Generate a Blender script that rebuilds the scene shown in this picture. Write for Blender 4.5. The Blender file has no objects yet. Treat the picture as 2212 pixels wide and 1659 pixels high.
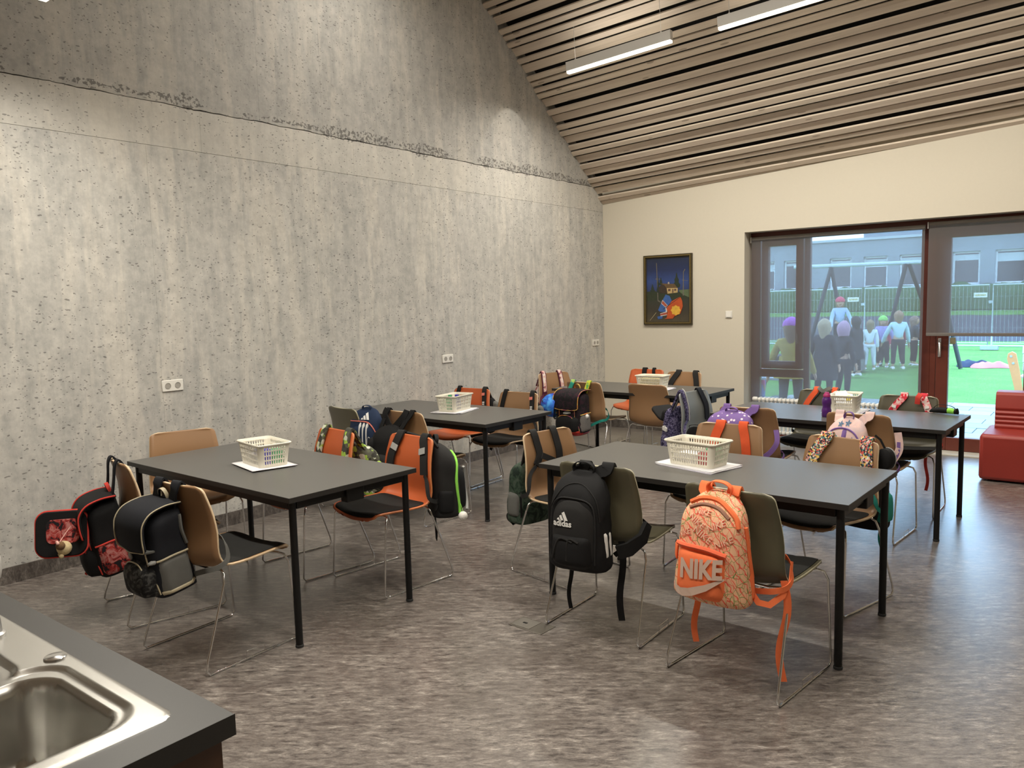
import bpy, bmesh, math, random
from mathutils import Vector, Matrix, noise
random.seed(7)
PI = math.pi
S = bpy.context.scene
C = bpy.context.scene.collection
R = math.radians
# ------------------------------------------------------------------ camera, world, exposure
cam_d = bpy.data.cameras.new('camera'); cam = bpy.data.objects.new('camera', cam_d); C.objects.link(cam)
cam_d.sensor_width = 36; cam_d.lens = 1690.95/2212*36; cam_d.clip_start = .02; cam_d.clip_end = 300
yaw, pitch, roll = .6612, .1009, -.0251
fw = Vector((-math.sin(yaw)*math.cos(pitch), math.cos(yaw)*math.cos(pitch), -math.sin(pitch)))
r0 = Vector((math.cos(yaw), math.sin(yaw), 0)); u0 = r0.cross(fw)
rr = r0*math.cos(roll)+u0*math.sin(roll); uu = -r0*math.sin(roll)+u0*math.cos(roll)
cm = Matrix((rr, uu, -fw)).transposed().to_4x4(); cm.translation = Vector((0, 0, 1.6046))
cam.matrix_world = cm
S.camera = cam
S.view_settings.view_transform = 'Standard'; S.view_settings.look = 'None'
S.view_settings.gamma = 1; S.view_settings.use_curve_mapping = False
S.view_settings.exposure = 0.0
S.cycles.max_bounces = 8; S.cycles.transparent_max_bounces = 16
W = bpy.data.worlds.new('overcast_sky'); S.world = W; W.use_nodes = True
wn = W.node_tree; wn.nodes.clear()
wo = wn.nodes.new('ShaderNodeOutputWorld'); wb = wn.nodes.new('ShaderNodeBackground')
wtc = wn.nodes.new('ShaderNodeTexCoord'); wsp = wn.nodes.new('ShaderNodeSeparateXYZ'); wr = wn.nodes.new('ShaderNodeValToRGB')
wn.links.new(wtc.outputs['Generated'], wsp.inputs[0]); wn.links.new(wsp.outputs['Z'], wr.inputs[0])
wr.color_ramp.elements[0].color = (.50, .71, 1, 1); wr.color_ramp.elements[1].color = (.42, .66, 1, 1)
wn.links.new(wr.outputs[0], wb.inputs[0]); wb.inputs[1].default_value = 7.0
wn.links.new(wb.outputs[0], wo.inputs[0])
LAMPW = 42.0    # watts of each linear lamp
# ------------------------------------------------------------------ node and material helpers
def nd(nt, typ, ins=None, **attrs):
    n = nt.nodes.new('ShaderNode'+typ)
    for k, v in attrs.items(): setattr(n, k, v)
    for k, v in (ins or {}).items():
        s = n.inputs[k]
        if isinstance(v, bpy.types.NodeSocket): nt.links.new(v, s)
        else: s.default_value = v
    return n
def c4(c): return (c[0], c[1], c[2], 1)
def newmat(name):
    m = bpy.data.materials.new(name); m.use_nodes = True
    nt = m.node_tree; b = nt.nodes['Principled BSDF']
    return m, nt, b
def ramp(nt, fac, stops, interp='LINEAR'):
    r = nd(nt, 'ValToRGB', {0: fac}); r.color_ramp.interpolation = interp
    e = r.color_ramp.elements
    while len(e) > 2: e.remove(e[-1])
    e[0].position, e[0].color = stops[0][0], c4(stops[0][1])
    e[1].position, e[1].color = stops[-1][0], c4(stops[-1][1])
    for p, c in stops[1:-1]:
        x = e.new(p); x.color = c4(c)
    return r.outputs[0]
def mapping(nt, scale=(1, 1, 1), kind='Object', rot=(0, 0, 0)):
    tc = nd(nt, 'TexCoord'); m = nd(nt, 'Mapping', {0: tc.outputs[kind]})
    m.inputs['Scale'].default_value = scale; m.inputs['Rotation'].default_value = rot
    return m.outputs[0]
def tnoise(nt, vec, scale, detail=4, rough=.55, dist=0):
    return nd(nt, 'TexNoise', {'Vector': vec, 'Scale': scale, 'Detail': detail, 'Roughness': rough, 'Distortion': dist}).outputs['Fac']
def mix(nt, f, a, b, typ='MIX'):
    m = nd(nt, 'Mix', data_type='RGBA', blend_type=typ)
    for i, v in ((0, f), (6, a), (7, b)):
        if isinstance(v, bpy.types.NodeSocket): nt.links.new(v, m.inputs[i])
        else: m.inputs[i].default_value = v if i == 0 else c4(v)
    return m.outputs[2]
def mth(nt, op, a, b=0, c=None, clamp=False):
    m = nd(nt, 'Math', operation=op, use_clamp=clamp)
    for i, v in enumerate((a, b) if c is None else (a, b, c)):
        if isinstance(v, bpy.types.NodeSocket): nt.links.new(v, m.inputs[i])
        else: m.inputs[i].default_value = v
    return m.outputs[0]
def bump(nt, b, h, strength=.2, dist=.01):
    n = nd(nt, 'Bump', {'Height': h, 'Strength': strength, 'Distance': dist})
    nt.links.new(n.outputs[0], b.inputs['Normal'])
_M = {}
def pm(name, col, rough=.5, metal=0, spec=.5, var=.06, vs=40, bmp=0, bs=200, coat=0, emit=None, es=0, trans=0, sheen=0):
    """plain principled material with a little procedural colour variation and fine relief"""
    if name in _M: return _M[name]
    m, nt, b = newmat(name)
    v = mapping(nt)
    n = tnoise(nt, v, vs, 3)
    lo = [max(0, x*(1-var)) for x in col]; hi = [min(1, x*(1+var)) for x in col]
    nt.links.new(mix(nt, n, lo, hi), b.inputs['Base Color'])
    b.inputs['Roughness'].default_value = rough; b.inputs['Metallic'].default_value = metal
    b.inputs['Specular IOR Level'].default_value = spec
    if coat: b.inputs['Coat Weight'].default_value = coat; b.inputs['Coat Roughness'].default_value = .1
    if sheen: b.inputs['Sheen Weight'].default_value = sheen
    if trans: b.inputs['Transmission Weight'].default_value = trans
    if emit: b.inputs['Emission Color'].default_value = c4(emit); b.inputs['Emission Strength'].default_value = es
    if bmp: bump(nt, b, tnoise(nt, v, bs, 2), bmp, .002)
    _M[name] = m; return m
# ------------------------------------------------------------------ mesh helpers
class MB:
    def __init__(s): s.v = []; s.f = []; s.mi = []
    def add(s, vs, fs, mi=0):
        o = len(s.v); s.v += [tuple(x) for x in vs]; s.f += [tuple(i+o for i in f) for f in fs]; s.mi += [mi]*len(fs); return s
    def box(s, x0, x1, y0, y1, z0, z1, mi=0, M=None):
        v = [Vector((x, y, z)) for z in (z0, z1) for y in (y0, y1) for x in (x0, x1)]
        if M: v = [M@p for p in v]
        return s.add(v, [(0, 2, 3, 1), (4, 5, 7, 6), (0, 1, 5, 4), (2, 6, 7, 3), (0, 4, 6, 2), (1, 3, 7, 5)], mi)
    def rings(s, rs, closed=True, caps=True, mi=0):
        n = len(rs[0]); vs = [p for r in rs for p in r]; fs = []
        for i in range(len(rs)-1):
            for j in range(n if closed else n-1):
                k = (j+1) % n
                fs.append((i*n+j, i*n+k, (i+1)*n+k, (i+1)*n+j))
        if caps: fs += [tuple(range(n-1, -1, -1)), tuple(range((len(rs)-1)*n, len(rs)*n))]
        return s.add(vs, fs, mi)
    def tube(s, path, r, seg=8, mi=0, closed=False):
        P = [Vector(p) for p in path]; n = len(P); rs = []
        rad = r if isinstance(r, (list, tuple)) else [r]*n
        up = None
        for i in range(n):
            if closed: t = P[(i+1) % n]-P[i-1]
            else: t = P[min(i+1, n-1)]-P[max(i-1, 0)]
            t.normalize()
            if up is None: up = Vector((0, 0, 1)) if abs(t.z) < .9 else Vector((1, 0, 0))
            a = t.cross(up); a.normalize(); b = t.cross(a); up = -b
            up = (a.cross(t)).normalized()
            rs.append([P[i]+(a*math.cos(2*PI*k/seg)+up*math.sin(2*PI*k/seg))*rad[i] for k in range(seg)])
        if closed: rs.append(rs[0]); return s.rings(rs, caps=False, mi=mi)
        return s.rings(rs, mi=mi)
    def lathe(s, prof, seg=20, M=None, mi=0):
        rs = [[Vector((r*math.cos(2*PI*k/seg), r*math.sin(2*PI*k/seg), z)) for k in range(seg)] for r, z in prof]
        if M: rs = [[M@p for p in r] for r in rs]
        return s.rings(rs, mi=mi)
    def ribbon(s, path, nrm, w, t=.004, mi=0):
        P = [Vector(p) for p in path]; n = len(P); rs = []
        ws = w if isinstance(w, (list, tuple)) else [w]*n
        for i in range(n):
            T = (P[min(i+1, n-1)]-P[max(i-1, 0)]).normalized(); N = Vector(nrm[i] if isinstance(nrm, list) else nrm)
            N = (N-T*N.dot(T)).normalized(); B = T.cross(N)*(ws[i]/2); N = N*(t/2)
            rs.append([P[i]-B-N, P[i]+B-N, P[i]+B+N, P[i]-B+N])
        return s.rings(rs, mi=mi)
    def grid(s, fn, nu, nv, mi=0):
        vs = [fn(i/nu, j/nv) for j in range(nv+1) for i in range(nu+1)]
        return s.add(vs, [(j*(nu+1)+i, j*(nu+1)+i+1, (j+1)*(nu+1)+i+1, (j+1)*(nu+1)+i) for j in range(nv) for i in range(nu)], mi)
    def mesh(s, name, mats, smooth=True, ang=40):
        me = bpy.data.meshes.new(name); me.from_pydata(s.v, [], s.f)
        for m in (mats if isinstance(mats, (list, tuple)) else [mats]): me.materials.append(m)
        for p, mi in zip(me.polygons, s.mi): p.material_index = mi; p.use_smooth = smooth
        if smooth: me.set_sharp_from_angle(angle=R(ang))
        me.validate(); me.update(); return me
    def build(s, name, mats, parent=None, smooth=True, bev=0, ang=40, kind=None, label=None):
        o = bpy.data.objects.new(name, s.mesh(name, mats, smooth, ang)); C.objects.link(o)
        if parent: o.parent = parent
        if bev:
            b = o.modifiers.new('bevel', 'BEVEL'); b.width = bev; b.segments = 2; b.limit_method = 'ANGLE'; b.harden_normals = False
        if kind: o['kind'] = kind
        if label: o['label'] = label
        return o
def thing(name, label, cat, loc=(0, 0, 0), rot=0, group=None, M=None):
    o = bpy.data.objects.new(name, None); C.objects.link(o); o.empty_display_size = .05
    if M is not None: o.matrix_world = M
    else: o.location = loc; o.rotation_euler = (0, 0, rot)
    o['label'] = label; o['category'] = cat
    if group: o['group'] = group
    return o
def tag(o, label, cat, group=None):
    o['label'] = label; o['category'] = cat
    if group: o['group'] = group
    return o
def dup(root, loc=None, rot=None, label=None, group=None):
    r = root.copy(); C.objects.link(r)
    if loc is not None: r.location = loc
    if rot is not None: r.rotation_euler = (0, 0, rot)
    if label: r['label'] = label
    if group: r['group'] = group
    for ch in list(root.children):
        c = ch.copy(); C.objects.link(c); c.parent = r
        for g in ch.children:
            d = g.copy(); C.objects.link(d); d.parent = c
    return r
def circle(c, r, n=24, ax='z'):
    out = []
    for k in range(n):
        a = 2*PI*k/n; x, y = r*math.cos(a), r*math.sin(a)
        out.append(Vector(c)+(Vector((x, y, 0)) if ax == 'z' else Vector((x, 0, y)) if ax == 'y' else Vector((0, x, y))))
    return out
def smoothpath(P, n=4):
    """Catmull-Rom through points"""
    P = [Vector(p) for p in P]; out = []
    for i in range(len(P)-1):
        a = P[max(i-1, 0)]; b = P[i]; c = P[i+1]; d = P[min(i+2, len(P)-1)]
        for k in range(n):
            t = k/n
            out.append(.5*((2*b)+(c-a)*t+(2*a-5*b+4*c-d)*t*t+(3*b-a-3*c+d)*t**3))
    out.append(P[-1]); return out
def rrect(hw, hh, r, n=5):
    """rounded rectangle outline in 2D, counter-clockwise"""
    out = []
    for cx, cy, a0 in ((hw-r, hh-r, 0), (-hw+r, hh-r, 90), (-hw+r, -hh+r, 180), (hw-r, -hh+r, 270)):
        for k in range(n+1):
            a = R(a0+90*k/n); out.append((cx+r*math.cos(a), cy+r*math.sin(a)))
    return out
def textmesh(s, size, shear=0, bold=0, sx=1):
    cu = bpy.data.curves.new('txt', 'FONT'); cu.body = s; cu.size = size; cu.align_x = 'CENTER'; cu.align_y = 'CENTER'; cu.shear = shear; cu.offset = bold; cu.resolution_u = 3
    ob = bpy.data.objects.new('txt', cu); C.objects.link(ob)
    bpy.context.view_layer.update()
    me = bpy.data.meshes.new_from_object(ob.evaluated_get(bpy.context.evaluated_depsgraph_get()))
    bpy.data.objects.remove(ob)
    bm = bmesh.new(); bm.from_mesh(me); bmesh.ops.triangulate(bm, faces=bm.faces)
    for _ in range(2):
        L = [e for e in bm.edges if e.calc_length() > .02]
        if L: bmesh.ops.subdivide_edges(bm, edges=L, cuts=1); bmesh.ops.triangulate(bm, faces=bm.faces)
    vs = [(v.co.x*sx, v.co.y) for v in bm.verts]; bm.verts.index_update(); fs = [tuple(v.index for v in f.verts) for f in bm.faces]
    bm.free(); bpy.data.meshes.remove(me); return vs, fs
# ------------------------------------------------------------------ room constants
XL, YB, XR, YF = -5.253, 8.72, 4.2, -3.2       # left wall, back wall, right wall, wall behind the camera
A_, B_ = .0625, -.793                          # roof slope along x and along y
YR = 4.3                                       # ridge
def roofz(x, y):
    yy = y if y > YR else 2*YR-y
    return 2.844+A_*(x-XL)+B_*(yy-YB)
# ------------------------------------------------------------------ materials of the room
def mat_concrete():
    m, nt, b = newmat('board_marked_concrete')
    v = mapping(nt); st = mapping(nt, (1, 1, .16)); hz = mapping(nt, (1, 1, 2.0))
    n1 = tnoise(nt, v, .9, 5, .6, .4); n2 = tnoise(nt, st, 11, 5, .68, .3); n3 = tnoise(nt, v, 14, 4, .7)
    n4 = tnoise(nt, st, 6, 4, .65, .2)
    base = ramp(nt, n1, [(.3, (.43, .425, .40)), (.7, (.58, .57, .53))])
    base = mix(nt, ramp(nt, n2, [(.38, (.8,)*3), (.56, (0,)*3)]), base, (.36, .365, .35))
    base = mix(nt, mth(nt, 'MULTIPLY', ramp(nt, n4, [(.5, (0,)*3), (.6, (1,)*3)]), .6), base, (.70, .66, .58))
    base = mix(nt, .4, base, ramp(nt, n3, [(.35, (.36, .345, .32)), (.65, (.66, .63, .57))]))
    # small air holes, denser in patches
    warp = nd(nt, 'VectorMath', {0: hz, 1: nd(nt, 'VectorMath', {0: nd(nt, 'TexNoise', {'Vector': v, 'Scale': 22, 'Detail': 2}).outputs['Color'], 'Scale': .05}, operation='SCALE').outputs[0]}, operation='ADD').outputs[0]
    pit = None
    for sc, th, ms in ((18, .17, 1.4), (38, .22, 2.1), (9, .07, .8), (26, .16, 3.0)):
        vo = nd(nt, 'TexVoronoi', {'Vector': warp, 'Scale': sc, 'Randomness': 1}); vd = vo.outputs['Distance']
        keep = mth(nt, 'GREATER_THAN', nd(nt, 'SeparateColor', {0: vo.outputs['Color']}).outputs[0], .45)
        mk = mth(nt, 'GREATER_THAN', tnoise(nt, v, ms, 4, .7), .46)
        p = mth(nt, 'MULTIPLY', mth(nt, 'MULTIPLY', mth(nt, 'LESS_THAN', vd, th), keep), mk)
        pit = p if pit is None else mth(nt, 'MAXIMUM', pit, p)
    z = nd(nt, 'SeparateXYZ', {0: nd(nt, 'TexCoord').outputs['Object']}).outputs['Z']
    nz = tnoise(nt, mapping(nt, (1, 1, 1)), 1.7, 4)
    # honeycombed concrete above the pour joint
    hc = mth(nt, 'MULTIPLY', mth(nt, 'LESS_THAN', mth(nt, 'ABSOLUTE', mth(nt, 'SUBTRACT', z, 3.075)), mth(nt, 'MULTIPLY', mth(nt, 'SUBTRACT', nz, .42, clamp=True), .38)), mth(nt, 'GREATER_THAN', tnoise(nt, v, 45, 3), .52))
    dark = mth(nt, 'MAXIMUM', mth(nt, 'MULTIPLY', pit, .62), mth(nt, 'MULTIPLY', hc, .7))
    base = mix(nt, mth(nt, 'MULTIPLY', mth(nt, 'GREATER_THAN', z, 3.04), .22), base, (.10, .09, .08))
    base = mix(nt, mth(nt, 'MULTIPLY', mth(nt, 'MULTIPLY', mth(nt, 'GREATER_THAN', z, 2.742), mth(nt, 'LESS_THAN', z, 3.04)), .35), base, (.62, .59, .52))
    col = mix(nt, dark, base, (.07, .065, .06))
    nt.links.new(col, b.inputs['Base Color']); b.inputs['Roughness'].default_value = .75
    h = mth(nt, 'SUBTRACT', mth(nt, 'MULTIPLY', n3, .25), dark)
    bump(nt, b, h, .5, .006); return m
def mat_lino(name='marbled_linoleum', k=1):
    m, nt, b = newmat(name)
    rv = lambda sc: nd(nt, 'Mapping', {0: mapping(nt, (1, 1, 1), rot=(0, 0, R(-36))), 'Scale': sc}).outputs[0]
    v = rv((.75, 2.3, 1))
    n1 = tnoise(nt, v, 17, 8, .80, .35); n2 = tnoise(nt, v, 60, 4, .75, .5); n3 = tnoise(nt, rv((1, 2.2, 1)), 2.6, 5, .65)
    a = ramp(nt, n1, [(.38, (.045*k, .037*k, .033*k)), (.45, (.125*k, .107*k, .095*k)), (.53, (.205*k, .180*k, .158*k)), (.60, (.32*k, .285*k, .250*k)), (.70, (.60*k, .56*k, .51*k))])
    a = mix(nt, ramp(nt, n2, [(.57, (0,)*3), (.66, (.6,)*3)]), a, (.05*k, .040*k, .036*k))
    a = mix(nt, ramp(nt, n2, [(.34, (.55,)*3), (.43, (0,)*3)]), a, (.34*k, .315*k, .285*k))
    nt.links.new(mix(nt, ramp(nt, n3, [(.36, (.5,)*3), (.6, (0,)*3)]), a, (.080*k, .062*k, .053*k)), b.inputs['Base Color'])
    nt.links.new(ramp(nt, n1, [(.3, (.27,)*3), (.7, (.36,)*3)]), b.inputs['Roughness'])
    b.inputs['Specular IOR Level'].default_value = .8; b.inputs['Coat Weight'].default_value = .7; b.inputs['Coat Roughness'].default_value = .34
    bump(nt, b, tnoise(nt, mapping(nt, (.7, 1.8, 1)), 7, 3), .07, .01); return m
def mat_batten():
    m, nt, b = newmat('pale_stained_spruce')
    oi = nd(nt, 'ObjectInfo').outputs['Random']
    v = nd(nt, 'VectorMath', {0: mapping(nt, (.5, 14, 14)), 1: nd(nt, 'CombineXYZ', {0: mth(nt, 'MULTIPLY', oi, 40), 1: mth(nt, 'MULTIPLY', oi, 17)}).outputs[0]}, operation='ADD').outputs[0]
    n = tnoise(nt, v, 3, 4, .6, .5)
    col = ramp(nt, n, [(.3, (.64, .545, .435)), (.7, (.80, .69, .56))])
    kv = nd(nt, 'VectorMath', {0: mapping(nt, (2.2, 9, 9)), 1: nd(nt, 'CombineXYZ', {0: mth(nt, 'MULTIPLY', oi, 60), 1: mth(nt, 'MULTIPLY', oi, 31)}).outputs[0]}, operation='ADD').outputs[0]
    k = mth(nt, 'LESS_THAN', nd(nt, 'TexVoronoi', {'Vector': kv, 'Scale': 1}).outputs['Distance'], .10)
    col = mix(nt, mth(nt, 'MULTIPLY', k, .5), col, (.16, .10, .06))
    col = mix(nt, mth(nt, 'MULTIPLY', oi, .5), col, mix(nt, .6, col, (.42, .345, .30)))
    nt.links.new(col, b.inputs['Base Color']); b.inputs['Roughness'].default_value = .62; return m
CONC = mat_concrete(); LINO = mat_lino(); LINOB = mat_lino('marbled_linoleum_base', .62); BATT = mat_batten()
PAINT = pm('cream_wall_paint', (.67, .62, .51), .8, var=.02, bmp=.05, bs=300)
FELT = pm('black_acoustic_felt', (.012, .011, .010), .95)
REDW = pm('mahogany_stained_timber', (.135, .030, .017), .42, var=.2, vs=12)
STEEL = pm('chrome_rod', (.78, .78, .77), .16, 1, var=.02)
ALU = pm('brushed_aluminium', (.62, .61, .59), .35, .9, var=.03)
WHITE = pm('white_plastic', (.80, .78, .72), .4, var=.02)
BLACKM = pm('black_powder_coat', (.0055, .0055, .0055), .45, spec=.35)
def mat_glass():
    m, nt, b = newmat('window_glass'); nt.nodes.remove(b)
    fr = nd(nt, 'Fresnel', {'IOR': 1.35}); t = nd(nt, 'BsdfTransparent', {0: (.93, .97, .96, 1)}); g = nd(nt, 'BsdfGlossy', {'Roughness': .01})
    mx = nd(nt, 'MixShader', {0: fr.outputs[0], 1: t.outputs[0], 2: g.outputs[0]})
    nt.links.new(mx.outputs[0], nt.nodes['Material Output'].inputs[0]); return m
def mat_screen():
    """open-weave solar screen: a third of it is holes, the rest grey-brown yarn"""
    m, nt, b = newmat('grey_brown_screen_fabric'); nt.nodes.remove(b)
    t = nd(nt, 'BsdfTransparent', {0: (1, 1, 1, 1)}); d = nd(nt, 'BsdfDiffuse', {0: (.30, .285, .27, 1)}); tl = nd(nt, 'BsdfTranslucent', {0: (.17, .17, .185, 1)})
    n = tnoise(nt, mapping(nt), 300, 2)
    m1 = nd(nt, 'MixShader', {0: .5, 1: d.outputs[0], 2: tl.outputs[0]})
    mx = nd(nt, 'MixShader', {0: mth(nt, 'ADD', mth(nt, 'MULTIPLY', n, .03), .66), 1: t.outputs[0], 2: m1.outputs[0]})
    nt.links.new(mx.outputs[0], nt.nodes['Material Output'].inputs[0]); return m
GLASS = mat_glass(); SCREEN = mat_screen()
# ------------------------------------------------------------------ shell
floor = MB().box(XL-.05, XR, YF, YB+.2, -.06, 0).build('floor', LINO, smooth=False, kind='structure')
wl = MB().box(XL-.30, XL-.055, YF, YB+.35, -.06, 6.8).build('wall_left', CONC, smooth=False, kind='structure')
def jag(y, a): return a*(noise.noise(Vector((y*5, a*100, 0)))+.5*noise.noise(Vector((y*23, 0, a*50)))+.35*noise.noise(Vector((y*60, 3, 0))))
def panel(y0, y1, z0, z1, top=None, jb=0, jt=0):
    g = .0005; y0 += g; y1 -= g; n = max(2, int((y1-y0)/.02)) if (jb or jt) else 1
    bot = [(y0+(y1-y0)*i/n) for i in range(n+1)]
    lo = [(y, z0+g+jag(y, jb)) for y in bot]; hi = [(y, (top(y) if top else z1-g)+jag(y, jt)) for y in bot]
    m = MB(); vs = [(XL, y, z) for y, z in lo]+[(XL, y, z) for y, z in hi]; k = n+1
    m.add(vs+[(XL-.05, p[1], p[2]) for p in vs], [(i, i+1, k+i+1, k+i) for i in range(n)]+[(i+1, i, 2*k+i, 2*k+i+1) for i in range(n)]+[(k+i, k+i+1, 3*k+i+1, 3*k+i) for i in range(n)]+[(0, k, 3*k, 2*k), (n, 2*k+n, 3*k+n, k+n)])
    return m.build('concrete_panel', CONC, wl, smooth=False)
ys = [YF, -1.39, 0, 1.40, 2.79, 4.18, 5.57, 6.96, YB]
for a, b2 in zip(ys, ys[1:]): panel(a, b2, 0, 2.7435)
ysb = [YF, -.4, 1.2, 3.2, 4.62, 5.57, 7.2, YB]
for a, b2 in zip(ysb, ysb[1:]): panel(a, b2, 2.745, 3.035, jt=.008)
ysu = [YF, -1, 1.5, 3.70, YR, 5.9, YB]
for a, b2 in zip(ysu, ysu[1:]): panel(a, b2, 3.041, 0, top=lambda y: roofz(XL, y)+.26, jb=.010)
def prism(poly, ax, a, b2):
    """extrude a 2D polygon along an axis"""
    n = len(poly); P = []
    for t in (a, b2):
        for p, q in poly: P.append((t, p, q) if ax == 'x' else (p, t, q) if ax == 'y' else (p, q, t))
    return P, [tuple(range(n)), tuple(range(2*n-1, n-1, -1))]+[(i, n+i, n+(i+1) % n, (i+1) % n) for i in range(n)]
WX0, WX1, WZ = -3.40, -.50, 2.352
wbm = MB()
tz = lambda x: roofz(x, YB)+.25
wbm.add(*prism([(XL-.05, -.06), (WX0, -.06), (WX0, tz(WX0)), (XL-.05, tz(XL))], 'y', YB, YB+.35))
wbm.add(*prism([(WX0, WZ), (WX1, WZ), (WX1, tz(WX1)), (WX0, tz(WX0))], 'y', YB, YB+.35))
wbm.add(*prism([(WX1, -.06), (XR, -.06), (XR, tz(XR)), (WX1, tz(WX1))], 'y', YB, YB+.35))
wbm.build('wall_back', PAINT, smooth=False, kind='structure')
MB().box(XR, XR+.2, YF, YB+.35, -.06, 7.2).build('wall_right', PAINT, smooth=False, kind='structure')
MB().box(XL-.05, XR, YF-.2, YF, -.06, 7.2).build('wall_front', PAINT, smooth=False, kind='structure')
MB().box(XL, XL+.012, YF, YB, 0, .102).build('baseboard_left', LINOB, smooth=False, kind='structure')
MB().box(XL+.012, WX0, YB-.012, YB, 0, .102).build('baseboard_back', LINOB, smooth=False, kind='structure')
# ceiling: black felt lining and the timber battens under it
O3 = Vector((XL, YB, 2.844)); ex = Vector((1, 0, A_)).normalized(); es = Vector((0, -1, -B_)).normalized(); dn = es.cross(ex).normalized()
if dn.z > 0: dn = -dn
LX = (XR-XL)/ex.x
cb = MB()
LS = (YB-YR)/-es.y*1.0
a0, a1, a2 = O3-dn*.16, O3+ex*LX-dn*.16, O3+ex*LX+es*LS-dn*.16; a3 = O3+es*LS-dn*.16
f0 = Vector((XL, YF, roofz(XL, YF)+.20)); f1 = Vector((XR, YF, roofz(XR, YF)+.20))
cb.add([a0, a1, a2, a3], [(0, 1, 2, 3)]); cb.add([a3, a2, f1, f0], [(0, 1, 2, 3)])
UP = Vector((0, 0, .1)); cb.add([p+UP for p in (a0, a1, a2, a3)], [(3, 2, 1, 0)]); cb.add([p+UP for p in (a3, a2, f1, f0)], [(3, 2, 1, 0)])
ceil = cb.build('ceiling', FELT, smooth=False, kind='structure')
MEAS = [(.005, .064), (.075, .139), (.165, .271), (.306, .361), (.382, .450), (.483, .583), (.603, .674), (.695, .799), (.835, .894), (.915, .985), (1.012, 1.115), (1.145, 1.206), (1.228, 1.293), (1.325, 1.428), (1.456, 1.525), (1.558, 1.666), (1.698, 1.762), (1.781, 1.835), (1.859, 1.918), (1.938, 2.002), (2.028, 2.135), (2.160, 2.222), (2.247, 2.35), (2.378, 2.438), (2.461, 2.520), (2.545, 2.605), (2.640, 2.740), (2.775, 2.834), (2.862, 2.925)]
s_ = 2.925; k_ = 0
while s_ < LS-.25:
    for w_, g_ in ((.105, .03), (.06, .022), (.06, .03), (.105, .024), (.06, .03)):
        MEAS.append((s_+g_, s_+g_+w_)); s_ += w_+g_
def battm(w, d):
    m = MB(); m.box(0, 1, 0, w, 0, d); me = m.mesh('batten', BATT, False); return me
cacheb = {}
basis = Matrix((ex, es, dn)).transposed().to_4x4()
for i, (u, v2) in enumerate(MEAS):
    w_ = v2-u-.007; wide = w_ > .085; d_ = .024 if wide else (.058 if i % 3 else .046)
    key = (round(w_, 3), d_)
    if key not in cacheb:
        mm = MB(); mm.box(0, LX, 0, w_, d_-(.012 if wide else .024), d_); cacheb[key] = mm.mesh('batten', BATT, False)
    o = bpy.data.objects.new('batten', cacheb[key]); C.objects.link(o); o.parent = ceil
    M_ = basis.copy(); M_.translation = O3+es*(u+.0035)-dn*.038; o.matrix_world = M_
es2 = Vector((0, 1, -B_)).normalized(); O4 = Vector((XL, YF, roofz(XL, YF))); dn2 = Vector((0, es2.z, -es2.y))
if dn2.z > 0: dn2 = -dn2
b2m = Matrix((ex, es2, dn2)).transposed().to_4x4(); b2m.translation = O4-dn2*.05
L2 = (YR-YF)/es2.y; mb = MB(); s_ = .05
while s_ < L2-.15:
    for w_ in (.105, .06, .06): mb.box(0, LX, s_, s_+w_, 0, .045, M=b2m); s_ += w_+.028
mb.build('rear_slope_battens', BATT, ceil, smooth=False, kind='stuff')
# ------------------------------------------------------------------ window, door, blinds
def frame_box(m, x0, x1, z0, z1, t, y0, y1, tb=None, tt=None):
    tb = tb or t; tt = tt or t
    m.box(x0, x0+t, y0, y1, z0, z1); m.box(x1-t, x1, y0, y1, z0, z1); m.box(x0+t, x1-t, y0, y1, z0, z0+tb); m.box(x0+t, x1-t, y0, y1, z1-tt, z1)
FY0, FY1 = 8.945, 9.015
wm = MB(); frame_box(wm, WX0, -1.53, .0, 2.352, .10, FY0, FY1, tb=.16, tt=.075)
wm.box(-2.80, -2.74, FY0, FY1, .16, 2.277); wm.box(-3.30, -2.80, FY0, FY1, .70, .79)
win = wm.build('window_1', REDW, smooth=False, kind='structure', bev=.004)
cs = MB(); frame_box(cs, -3.278, -2.815, .80, 2.265, .075, FY0-.012, FY1-.01, tb=.085)
cs.build('casement_frame', REDW, win, smooth=False, bev=.005)
MB().box(-3.205, -2.888, 8.97, 8.976, .884, 2.192).build('glass_pane', GLASS, win, smooth=False)
MB().box(-3.298, -2.802, 8.97, 8.976, .162, .698).build('glass_pane', GLASS, win, smooth=False)
MB().box(-2.738, -1.632, 8.97, 8.976, .162, 2.275).build('glass_pane', GLASS, win, smooth=False)
MB().tube([(-2.86, 8.934, 1.20), (-2.86, 8.905, 1.20), (-2.86, 8.905, 1.09)], .009).build('window_handle', ALU, win)
DX0, DX1 = -1.53, -.60
dm = MB(); dm.box(DX0, DX0+.055, FY0, FY1, 0, 2.352); dm.box(DX1, WX1, FY0, FY1, 0, 2.352); dm.box(DX0+.055, DX1, FY0, FY1, 2.277, 2.352); dm.box(DX0+.055, DX1, FY0, FY1, 0, .012)
door = dm.build('door_1', REDW, smooth=False, kind='structure', bev=.004)
lf = MB(); frame_box(lf, DX0+.06, DX1-.004, .016, 2.272, .11, FY0-.02, FY1-.01, tb=.135)
lf.build('door_leaf', REDW, door, smooth=False, bev=.006)
MB().box(DX0+.168, DX1-.112, 8.965, 8.972, .149, 2.164).build('glass_pane', GLASS, door, smooth=False)
h = MB(); h.box(-1.452, -1.424, 8.913, 8.926, .97, 1.16); h.build('handle_plate', ALU, door, bev=.004)
MB().tube([(-1.438, 8.913, 1.12), (-1.438, 8.875, 1.12), (-1.43, 8.865, 1.11), (-1.425, 8.86, .99)], .011).build('door_handle', ALU, door)
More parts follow.
